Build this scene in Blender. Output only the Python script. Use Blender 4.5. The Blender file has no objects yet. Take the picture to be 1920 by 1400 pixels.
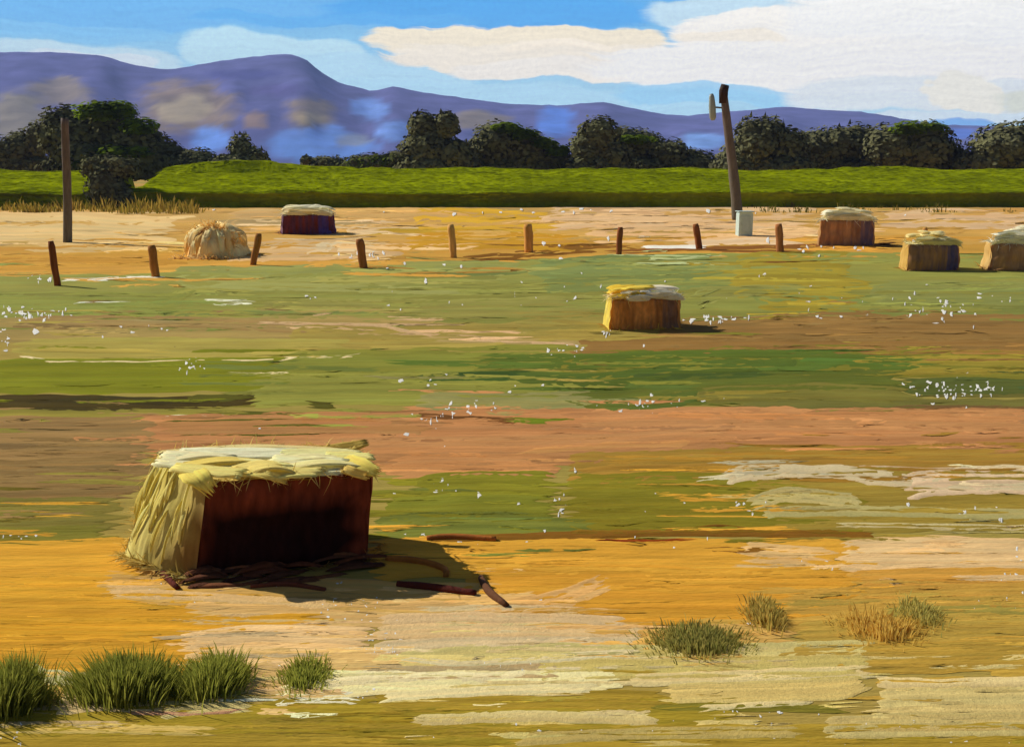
import bpy, math, random
import numpy as np
from mathutils import Vector, noise

# ------------------------------------------------------------------ camera, sun, sky
H = 3.5                                   # eye height over the field
F = 1920.0                                # focal length in photo pixels (36 mm on 36 mm)
YH = 320.0                                # horizon row in the photo
TH = math.atan((700.0 - YH) / F)          # downward pitch
scene = bpy.context.scene
COL = scene.collection
cam_d = bpy.data.cameras.new("camera"); cam_d.lens = 36; cam_d.sensor_width = 36
cam_d.clip_start = 0.1; cam_d.clip_end = 30000
cam = bpy.data.objects.new("camera", cam_d); COL.objects.link(cam)
cam.location = (0, 0, H); cam.rotation_euler = (math.pi / 2 - TH, 0, 0)
scene.camera = cam
scene.view_settings.view_transform = 'Standard'
scene.view_settings.look = 'None'
scene.view_settings.exposure = 0.0
scene.view_settings.gamma = 1.0

SUN_EL = math.radians(37); SUN_AZ = math.radians(-61)     # sun behind the field, to the left
sd = Vector((math.sin(SUN_AZ) * math.cos(SUN_EL), math.cos(SUN_AZ) * math.cos(SUN_EL), math.sin(SUN_EL)))
sun_d = bpy.data.lights.new("sun", 'SUN'); sun_d.energy = 4.9; sun_d.angle = math.radians(0.5); sun_d.color = (1.0, 0.95, 0.86)
sun = bpy.data.objects.new("sun", sun_d); COL.objects.link(sun)
sun.rotation_euler = (-sd).to_track_quat('-Z', 'Y').to_euler(); sun.location = (-40, 30, 40)

def lin(c):
    return tuple(((v / 255) / 12.92 if v / 255 <= 0.04045 else ((v / 255 + 0.055) / 1.055) ** 2.4) for v in c)

CT, ST = math.cos(TH), math.sin(TH)
def ray(x, y):
    dx, dy = (x - 960) / F, -(y - 700) / F
    return Vector((dx, CT + dy * ST, -ST + dy * CT))
def ground(x, y, z=0.0):
    d = ray(x, y); t = (z - H) / d.z
    return Vector((d.x * t, d.y * t, z))
def at(x, y, Y):
    d = ray(x, y); t = Y / d.y
    return Vector((d.x * t, Y, H + d.z * t))
def topx(p):
    rx, ry, rz = p[0], p[1], p[2] - H
    dep = ry * CT - rz * ST; up = ry * ST + rz * CT
    return 960 + F * rx / dep, 700 - F * up / dep

# ---- world: Nishita sky, and cloud bands placed by azimuth and elevation
w = bpy.data.worlds.new("World"); scene.world = w; w.use_nodes = True
nt = w.node_tree; nt.nodes.clear()
def mk(t, **k):
    n = nt.nodes.new(t)
    for a, v in k.items(): setattr(n, a, v)
    return n
def setin(s, v):
    if hasattr(v, 'is_linked') or isinstance(v, bpy.types.NodeSocket): nt.links.new(v, s)
    else: s.default_value = v
def M(op, a, b=0.0, c=0.0, clamp=False):
    n = mk('ShaderNodeMath', operation=op, use_clamp=clamp)
    setin(n.inputs[0], a); setin(n.inputs[1], b); setin(n.inputs[2], c)
    return n.outputs[0]
def MIX(f, a, b):
    n = mk('ShaderNodeMix', data_type='RGBA'); setin(n.inputs[0], f)
    for s, v in ((n.inputs[6], a), (n.inputs[7], b)):
        if isinstance(v, tuple): s.default_value = (*v[:3], 1)
        else: nt.links.new(v, s)
    return n.outputs[2]
tc = mk('ShaderNodeTexCoord'); sp = mk('ShaderNodeSeparateXYZ'); nt.links.new(tc.outputs['Generated'], sp.inputs[0])
U0 = M('ARCTAN2', sp.outputs[0], sp.outputs[1]); V0 = M('ARCSINE', sp.outputs[2])
def vec(x, y, z=0.0):
    n = mk('ShaderNodeCombineXYZ'); setin(n.inputs[0], x); setin(n.inputs[1], y); setin(n.inputs[2], z); return n.outputs[0]
def NZ(v, scale, detail=3.0, rough=0.55):
    n = mk('ShaderNodeTexNoise'); nt.links.new(v, n.inputs['Vector'])
    n.inputs['Scale'].default_value = scale; n.inputs['Detail'].default_value = detail; n.inputs['Roughness'].default_value = rough
    return n.outputs['Fac']
big1 = M('SUBTRACT', NZ(vec(U0, V0, 1.7), 9.0, 4), 0.5); big2 = M('SUBTRACT', NZ(vec(U0, V0, 7.3), 11.0, 4), 0.5)
U = M('MULTIPLY_ADD', big1, 0.10, U0); V = M('MULTIPLY_ADD', big2, 0.030, V0)
streak = M('SUBTRACT', NZ(vec(M('MULTIPLY', U, 5.0), M('MULTIPLY', V, 130.0), 3.1), 1.0, 5, 0.7), 0.5)
streak2 = M('SUBTRACT', NZ(vec(M('MULTIPLY', U, 16.0), M('MULTIPLY', V, 330.0), 5.1), 1.0, 3, 0.6), 0.5)
grain = M('SUBTRACT', NZ(vec(U0, V0, 0.4), 230.0, 5, 0.75), 0.5)
SKY_T, SKY_H = 0.66, (0.05, 0.07, 0.12)     # the air between the eye and the sky
sky = mk('ShaderNodeTexSky', sky_type='NISHITA'); sky.sun_disc = False
sky.sun_elevation = SUN_EL; sky.sun_rotation = SUN_AZ; sky.air_density = 1.0; sky.dust_density = 0.6; sky.ozone_density = 1.5
nsk = mk('ShaderNodeVectorMath', operation='SCALE'); nt.links.new(sky.outputs[0], nsk.inputs[0]); nsk.inputs['Scale'].default_value = 0.05
# clear-sky colour low over the hills
def skl(c):
    return tuple(max(0.0, (v - h) / SKY_T) for v, h in zip(lin(c), SKY_H))
ramp = mk('ShaderNodeValToRGB'); cr = ramp.color_ramp
nt.links.new(M('MULTIPLY', V, 4.0, clamp=True), ramp.inputs[0])
cr.elements[0].position = 0.0; cr.elements[0].color = (*skl((172, 214, 238)), 1)
cr.elements[1].position = 1.0; cr.elements[1].color = (*skl((40, 105, 185)), 1)
for pos, c in ((0.28, (170, 214, 238)), (0.47, (140, 198, 236)), (0.66, (100, 172, 230))):
    e = cr.elements.new(pos); e.color = (*skl(c), 1)
low = M('SUBTRACT', 1.0, M('SMOOTH_MIN', 1.0, M('MAXIMUM', M('MULTIPLY', M('SUBTRACT', V0, 0.20), 7.0), 0.0), 0.1))
front = M('MULTIPLY', low, M('GREATER_THAN', sp.outputs[1], -0.2))
colr = MIX(M('MULTIPLY', front, 0.93), nsk.outputs[0], ramp.outputs[0])
def azel(x, y):
    d = ray(x, y).normalized(); return math.atan2(d.x, d.y), math.asin(d.z)
def sky_band(x0, y0, x1, y1, th, c, soft=0.35, op=1.0, st=0.9):
    global colr
    a, b = azel(x0, y0), azel(x1, y1)
    uc, vc = (a[0] + b[0]) / 2, (a[1] + b[1]) / 2
    hu = max(abs(b[0] - a[0]) / 2, 0.004); sl = (b[1] - a[1]) / (b[0] - a[0] + 1e-6)
    hv = th / 2 / F
    du = M('SUBTRACT', U, uc); dv = M('SUBTRACT', M('SUBTRACT', V, vc), M('MULTIPLY', du, sl))
    q = M('ADD', M('POWER', M('ABSOLUTE', M('DIVIDE', du, hu)), 4.0), M('POWER', M('ABSOLUTE', M('DIVIDE', dv, hv)), 2.6))
    q = M('MULTIPLY_ADD', streak, st * 1.6, q)
    mr = mk('ShaderNodeMapRange', interpolation_type='SMOOTHSTEP'); nt.links.new(q, mr.inputs[0])
    mr.inputs[1].default_value = 1 + soft; mr.inputs[2].default_value = 1 - soft
    mr.inputs[3].default_value = 0.0; mr.inputs[4].default_value = op
    colr = MIX(mr.outputs[0], colr, skl(c))
SKY = [
 (-400, 82, 370, 128, 60, (194, 220, 232), .3, .85), (-400, 18, 640, 10, 66, (116, 182, 236), .4, .8),
 (-200, 45, 330, 62, 30, (134, 194, 236), .4, .8), (360, 84, 700, 120, 66, (190, 224, 238), .3, .9),
 (540, 120, 900, 170, 60, (180, 218, 238), .3, .9), (60, 105, 300, 118, 22, (214, 226, 234), .4, .8),
 (620, 172, 1340, 205, 60, (176, 216, 238), .3, .9),
 (600, 22, 1200, 18, 60, (92, 168, 232), .4, .9), (380, 30, 900, 40, 20, (104, 176, 234), .4, .8),
 (690, 78, 1240, 76, 54, (240, 230, 208), .2, 1), (730, 104, 1300, 108, 52, (240, 232, 216), .2, 1),
 (830, 128, 1400, 130, 36, (240, 235, 225), .25, 1),
 (1180, 18, 1700, 24, 52, (196, 222, 236), .4, .9), (1240, 70, 2300, 62, 100, (240, 238, 233), .22, 1),
 (1130, 118, 2300, 128, 88, (240, 239, 235), .22, 1), (1500, 20, 2400, 20, 90, (236, 237, 236), .4, 1),
 (1170, 168, 1560, 190, 34, (156, 208, 240), .3, .9), (1480, 176, 2300, 180, 58, (220, 228, 232), .35, .95),
 (1730, 165, 1850, 180, 70, (236, 234, 222), .2, 1), (1840, 190, 2300, 196, 46, (216, 220, 206), .4, .95),
 (1640, 222, 2300, 222, 16, (210, 224, 234), .4, .9), (1700, 240, 1830, 236, 18, (112, 166, 232), .5, .8),
 (1240, 62, 1500, 66, 18, (240, 232, 216), .5, .8), (960, 90, 1140, 84, 14, (246, 236, 218), .5, .8),
]
for s in SKY: sky_band(*s)
tone = M('ADD', M('ADD', 1.0, M('MULTIPLY', streak2, 0.24)), M('MULTIPLY', grain, 0.42))
tone = M('ADD', tone, M('MULTIPLY', streak, 0.14))
fin = mk('ShaderNodeVectorMath', operation='SCALE'); nt.links.new(colr, fin.inputs[0]); nt.links.new(tone, fin.inputs['Scale'])
bg = mk('ShaderNodeBackground'); nt.links.new(fin.outputs[0], bg.inputs[0]); bg.inputs[1].default_value = 1.0
out = mk('ShaderNodeOutputWorld'); nt.links.new(bg.outputs[0], out.inputs[0])

# ------------------------------------------------------------------ helpers
KG = 0.93                                   # light that flat ground returns per unit of albedo
def alb(c, k=KG): return np.array(lin(c)) / k

def material(name, rough=0.85, spec=0.15, bump=0.25, scale=30.0, var=0.25, vscale=12.0, stretch=(1, 1, 1)):
    m = bpy.data.materials.new(name); m.use_nodes = True; t = m.node_tree; b = t.nodes['Principled BSDF']
    b.inputs['Roughness'].default_value = rough; b.inputs['Specular IOR Level'].default_value = spec
    at_ = t.nodes.new('ShaderNodeAttribute'); at_.attribute_name = 'tint'
    g = t.nodes.new('ShaderNodeNewGeometry'); mp = t.nodes.new('ShaderNodeMapping'); mp.inputs['Scale'].default_value = stretch
    t.links.new(g.outputs['Position'], mp.inputs[0])
    n1 = t.nodes.new('ShaderNodeTexNoise'); n1.inputs['Scale'].default_value = vscale; n1.inputs['Detail'].default_value = 6
    n1.inputs['Roughness'].default_value = 0.65
    t.links.new(mp.outputs[0], n1.inputs['Vector'])
    mr = t.nodes.new('ShaderNodeMapRange'); t.links.new(n1.outputs['Fac'], mr.inputs[0])
    mr.inputs[1].default_value = 0.25; mr.inputs[2].default_value = 0.75
    mr.inputs[3].default_value = 1 - var; mr.inputs[4].default_value = 1 + var
    sc = t.nodes.new('ShaderNodeVectorMath'); sc.operation = 'SCALE'
    t.links.new(at_.outputs['Color'], sc.inputs[0]); t.links.new(mr.outputs[0], sc.inputs['Scale'])
    t.links.new(sc.outputs[0], b.inputs['Base Color'])
    n2 = t.nodes.new('ShaderNodeTexNoise'); n2.inputs['Scale'].default_value = scale; n2.inputs['Detail'].default_value = 6
    n2.inputs['Roughness'].default_value = 0.74
    t.links.new(mp.outputs[0], n2.inputs['Vector'])
    bp = t.nodes.new('ShaderNodeBump'); bp.inputs['Strength'].default_value = bump; bp.inputs['Distance'].default_value = 0.07 if stretch[0] < .5 else 0.03
    t.links.new(n2.outputs['Fac'], bp.inputs['Height']); t.links.new(bp.outputs[0], b.inputs['Normal'])
    return m

class MB:
    """collects vertices, faces and a tint per vertex; build() links ONE mesh object"""
    def __init__(s): s.v = []; s.f = []; s.c = []
    def grid(s, P, C):
        n, m = len(P), len(P[0]); o = len(s.v)
        for i in range(n):
            for j in range(m): s.v.append(tuple(P[i][j])); s.c.append(tuple(C[i][j]))
        for i in range(n - 1):
            for j in range(m - 1):
                a = o + i * m + j; s.f.append((a, a + m, a + m + 1, a + 1))
    def quad(s, a, b, c, d, col):
        o = len(s.v); s.v += [tuple(a), tuple(b), tuple(c), tuple(d)]; s.c += [tuple(col)] * 4; s.f.append((o, o + 1, o + 2, o + 3))
    def tri(s, a, b, c, col):
        o = len(s.v); s.v += [tuple(a), tuple(b), tuple(c)]; s.c += [tuple(col)] * 3; s.f.append((o, o + 1, o + 2))
    def tube(s, pts, rad, colf, seg=12, cap=True):
        o = len(s.v)
        for k, (p, r) in enumerate(zip(pts, rad)):
            p = Vector(p)
            d = (Vector(pts[min(k + 1, len(pts) - 1)]) - Vector(pts[max(k - 1, 0)])).normalized()
            ax = d.cross(Vector((0, 1, 0)));
            if ax.length < 0.1: ax = d.cross(Vector((1, 0, 0)))
            ax.normalize(); ay = d.cross(ax)
            for q in range(seg):
                a = 2 * math.pi * q / seg
                rr = r * (1 + 0.12 * noise.noise(Vector((q * 1.3, k * .4, p.x))))
                s.v.append(tuple(p + ax * math.cos(a) * rr + ay * math.sin(a) * rr)); s.c.append(tuple(colf(k, q)))
        for k in range(len(pts) - 1):
            for q in range(seg):
                a = o + k * seg + q; b = o + k * seg + (q + 1) % seg
                s.f.append((a, b, b + seg, a + seg))
        if cap:
            s.f.append(tuple(o + q for q in range(seg))[::-1]); s.f.append(tuple(o + (len(pts) - 1) * seg + q for q in range(seg)))
    def build(s, name, mat, parent=None, smooth=True):
        me = bpy.data.meshes.new(name); me.from_pydata(s.v, [], s.f)
        a = me.color_attributes.new('tint', 'FLOAT_COLOR', 'POINT')
        arr = np.ones((len(s.v), 4), np.float32); arr[:, :3] = np.clip(np.array(s.c, np.float32).reshape(-1, 3), 0, 1)
        a.data.foreach_set('color', arr.ravel())
        if smooth: me.polygons.foreach_set('use_smooth', [True] * len(me.polygons))
        me.materials.append(mat); me.update()
        o = bpy.data.objects.new(name, me); COL.objects.link(o)
        if parent is not None:
            o.parent = parent; o.matrix_parent_inverse = parent.matrix_world.inverted(); o.matrix_parent_inverse.translation = -parent.location
        return o
def tag(o, label=None, cat=None, group=None, kind=None):
    if label: o['label'] = label
    if cat: o['category'] = cat
    if group: o['group'] = group
    if kind: o['kind'] = kind
    return o
def empty(name, loc, label, cat, group=None):
    e = bpy.data.objects.new(name, None); COL.objects.link(e); e.location = loc; e.empty_display_size = 0.2
    return tag(e, label, cat, group)

def catmull(pts, step):
    pts = [np.array(p, float) for p in pts]
    if len(pts) == 2: pts = [pts[0], pts[0] * .5 + pts[1] * .5, pts[1]]
    P = [2 * pts[0] - pts[1]] + pts + [2 * pts[-1] - pts[-2]]
    o = []
    for i in range(1, len(P) - 2):
        n = max(2, int(np.linalg.norm(P[i + 1] - P[i]) / step))
        for k in range(n):
            t = k / n
            o.append(.5 * (2 * P[i] + (P[i + 1] - P[i - 1]) * t + (2 * P[i - 1] - 5 * P[i] + 4 * P[i + 1] - P[i + 2]) * t * t + (3 * P[i] - P[i - 1] - 3 * P[i + 1] + P[i + 2]) * t ** 3))
    o.append(pts[-1]); return np.array(o)

MAT_SOIL = material('field_cover', 0.95, 0.03, 0.9, 4.0, 0.16, 3.0, (.14, 1, 1))
MAT_STRAW = material('straw', 0.85, 0.08, 0.5, 45, 0.15, 25)
MAT_HAY = material('bale_hay', 0.9, 0.08, 0.6, 40, 0.35, 14, (1, 1, .35))
MAT_FAR = material('far_hay', 0.9, 0.08, 0.6, 12, 0.3, 5, (1, 1, .3))
MAT_LEAF = material('leaf', 0.9, 0.0, 0.1, 8, 0.3, 1.5)
def translucent(m, f):
    t = m.node_tree; b = t.nodes['Principled BSDF']; o = t.nodes['Material Output']; tr = t.nodes.new('ShaderNodeBsdfTranslucent'); mx = t.nodes.new('ShaderNodeMixShader')
    t.links.new(b.inputs['Base Color'].links[0].from_socket, tr.inputs['Color']); mx.inputs[0].default_value = f
    t.links.new(b.outputs[0], mx.inputs[1]); t.links.new(tr.outputs[0], mx.inputs[2]); t.links.new(mx.outputs[0], o.inputs['Surface']); return m
MAT_BOUGH = translucent(material('sun_tinted_leaf', 0.9, 0.0, 0.1, 8, 0.3, 1.5), .5)
MAT_BARK = material('bark', 0.9, 0.1, 0.6, 14, 0.3, 6, (1, 1, .25))
MAT_WOOD = material('weathered_wood', 0.85, 0.15, 0.5, 25, 0.3, 9, (1, 1, .2))
MAT_LOCK = translucent(material('straw_lock', 0.9, 0.03, 0.2, 45, 0.10, 25), .22)
MAT_GRASS = translucent(material('grass_blade', 0.85, 0.05, 0.1, 20, 0.14, 8), .6)
MAT_ROCK = material('hill_slope', 0.95, 0.0, 0.3, .02, 0.2, 0.012)
MAT_PAINT = material('painted_metal', 0.5, 0.35, 0.15, 14, 0.12, 4)

# ------------------------------------------------------------------ ground sheet, reaching the hills
def ground_sheet():
    mb = MB(); xs = np.concatenate([-np.geomspace(3100, 3, 40), [0], np.geomspace(3, 3100, 40)])
    ys = np.concatenate([[-400, -100, -30, -5, 0], np.geomspace(2, 3500, 90)])
    P, C = [], []
    c0, c1 = alb((150, 138, 66)), alb((196, 150, 72))
    for y in ys:
        r, cc = [], []
        for x in xs:
            n = .5 + .8 * noise.noise(Vector((x * .02, y * .06, 1.3)))
            r.append((x, y, 0)); cc.append(c0 + (c1 - c0) * min(1, max(0, n)))
        P.append(r); C.append(cc)
    mb.grid(P, C)
    for i, f in enumerate(mb.f): mb.f[i] = f[::-1]
    tag(mb.build('ground', MAT_SOIL), kind='structure')
ground_sheet()

# ------------------------------------------------------------------ mown swaths, stubble, soil and straw lying on the field
LV = np.zeros((200, 330))                  # how thickly the field is covered, photo rows/columns in 8 px cells
TOP = {}                                   # which cover lies uppermost there
def lv(x, y):
    i = min(199, max(0, int(y / 8))); j = min(329, max(0, int((x + 360) / 8))); return LV[i, j]
def gz(x, y): return lv(x, y) * H / max(30, y - YH)

CF = {'mown_grass': (1.02, .95, .86), 'bare_soil': (.97, 1.01, .94), 'stubble': (1.0, 1.02, 1.06), 'straw': (1, 1, 1)}   # colour balance applied to each cover
def swath(mb, pts, th, col, amp=0.8, ragged=26, jit=0.10, seed=0, lip=0.5, taper=0.0, thin=1.0, cover='stubble'):
    """a combed, ragged-ended swath lying on the ground; pts are photo pixels, laid on the ground plane"""
    r = random.Random(seed * 7919 + 13)
    C = catmull(pts, 12); L = np.concatenate([[0], np.cumsum(np.linalg.norm(np.diff(C, axis=0), axis=1))]); tot = L[-1]
    nl = max(10, int(tot / 13)); nb = max(5, min(34, int(th / 3.6)))
    base = alb(tuple(v * f for v, f in zip(col, CF[cover]))); bcol = []; bh = []; s0 = []; s1 = []
    g1 = r.random() * 99
    for j in range(nb + 1):
        q = 2 * j / nb - 1
        n = noise.noise(Vector((j * 0.9, g1, 0))) * .7 + (r.random() - .5) * .9
        bh.append(n); tint = 1 + jit * 1.5 * (noise.noise(Vector((j * .35, g1, 4))) + .6 * (r.random() - .5))
        hue = (r.random() - .5) * jit * .7
        bcol.append(base * tint * np.array((1 + hue, 1, 1 - hue * .7)))
        rnd = th * .5 * (1 - math.sqrt(max(0, 1 - q * q * .96)))
        s0.append(rnd * .7 + r.random() ** 2 * ragged); s1.append(rnd * .7 + r.random() ** 1.6 * ragged * 1.6)
    P, K, cells = [], [], set()
    g2 = r.random() * 99
    for i in range(nl + 1):
        row, cr_ = [], []
        for j in range(nb + 1):
            q = 2 * j / nb - 1; t = i / nl
            s = s0[j] + (tot - s0[j] - s1[j]) * t
            s = min(tot, max(0, s))
            k = min(len(L) - 2, max(0, int(np.searchsorted(L, s) - 1))); f = (s - L[k]) / max(1e-6, L[k + 1] - L[k])
            c = C[k] * (1 - f) + C[k + 1] * f; d = C[k + 1] - C[k]; d = d / (np.linalg.norm(d) + 1e-9)
            nx, ny = -d[1], d[0]
            wv = 1 + .16 * noise.noise(Vector((s * .012, g2, q))) - taper * t
            off = q * th * .5 * wv + 2.4 * noise.noise(Vector((s * .02, g2 + q * .4, 2.2)))
            x, y = c[0] + nx * off, c[1] + ny * off
            y = min(1560, max(362, y))
            edge = (i == 0 or i == nl or j == 0 or j == nb)
            z = lv(x, y) + .45 * thin + amp * (bh[j] * (.75 + .5 * noise.noise(Vector((s * .03, j * .5, g2)))) + .35 * noise.noise(Vector((s * .05, j * .15, g2))))
            if j in (1, nb - 1) or i in (1, nl - 1): z += lip * (.6 + .5 * noise.noise(Vector((s * .04, j, g1))))
            if edge: z = lv(x, y) - .5
            if 0 <= y < 1600 and not edge: cells.add((min(199, int(y / 8)), min(329, max(0, int((x + 360) / 8)))))
            p = ground(x, y); sc = H / max(46, y - YH)
            row.append((p.x, p.y, max(z, -.4) * sc + 0.004))
            m = 1 + jit * .8 * noise.noise(Vector((s * .012, j * .25, g1 + 3)))
            cr_.append(bcol[j] * m)
        P.append(row); K.append(cr_)
    mb.grid(P, K)
    for (a, b) in cells: TOP[a, b] = (cover, col)
    for (a, b) in cells: LV[a, b] = min(3.2, LV[a, b] + .5 * thin)

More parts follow.
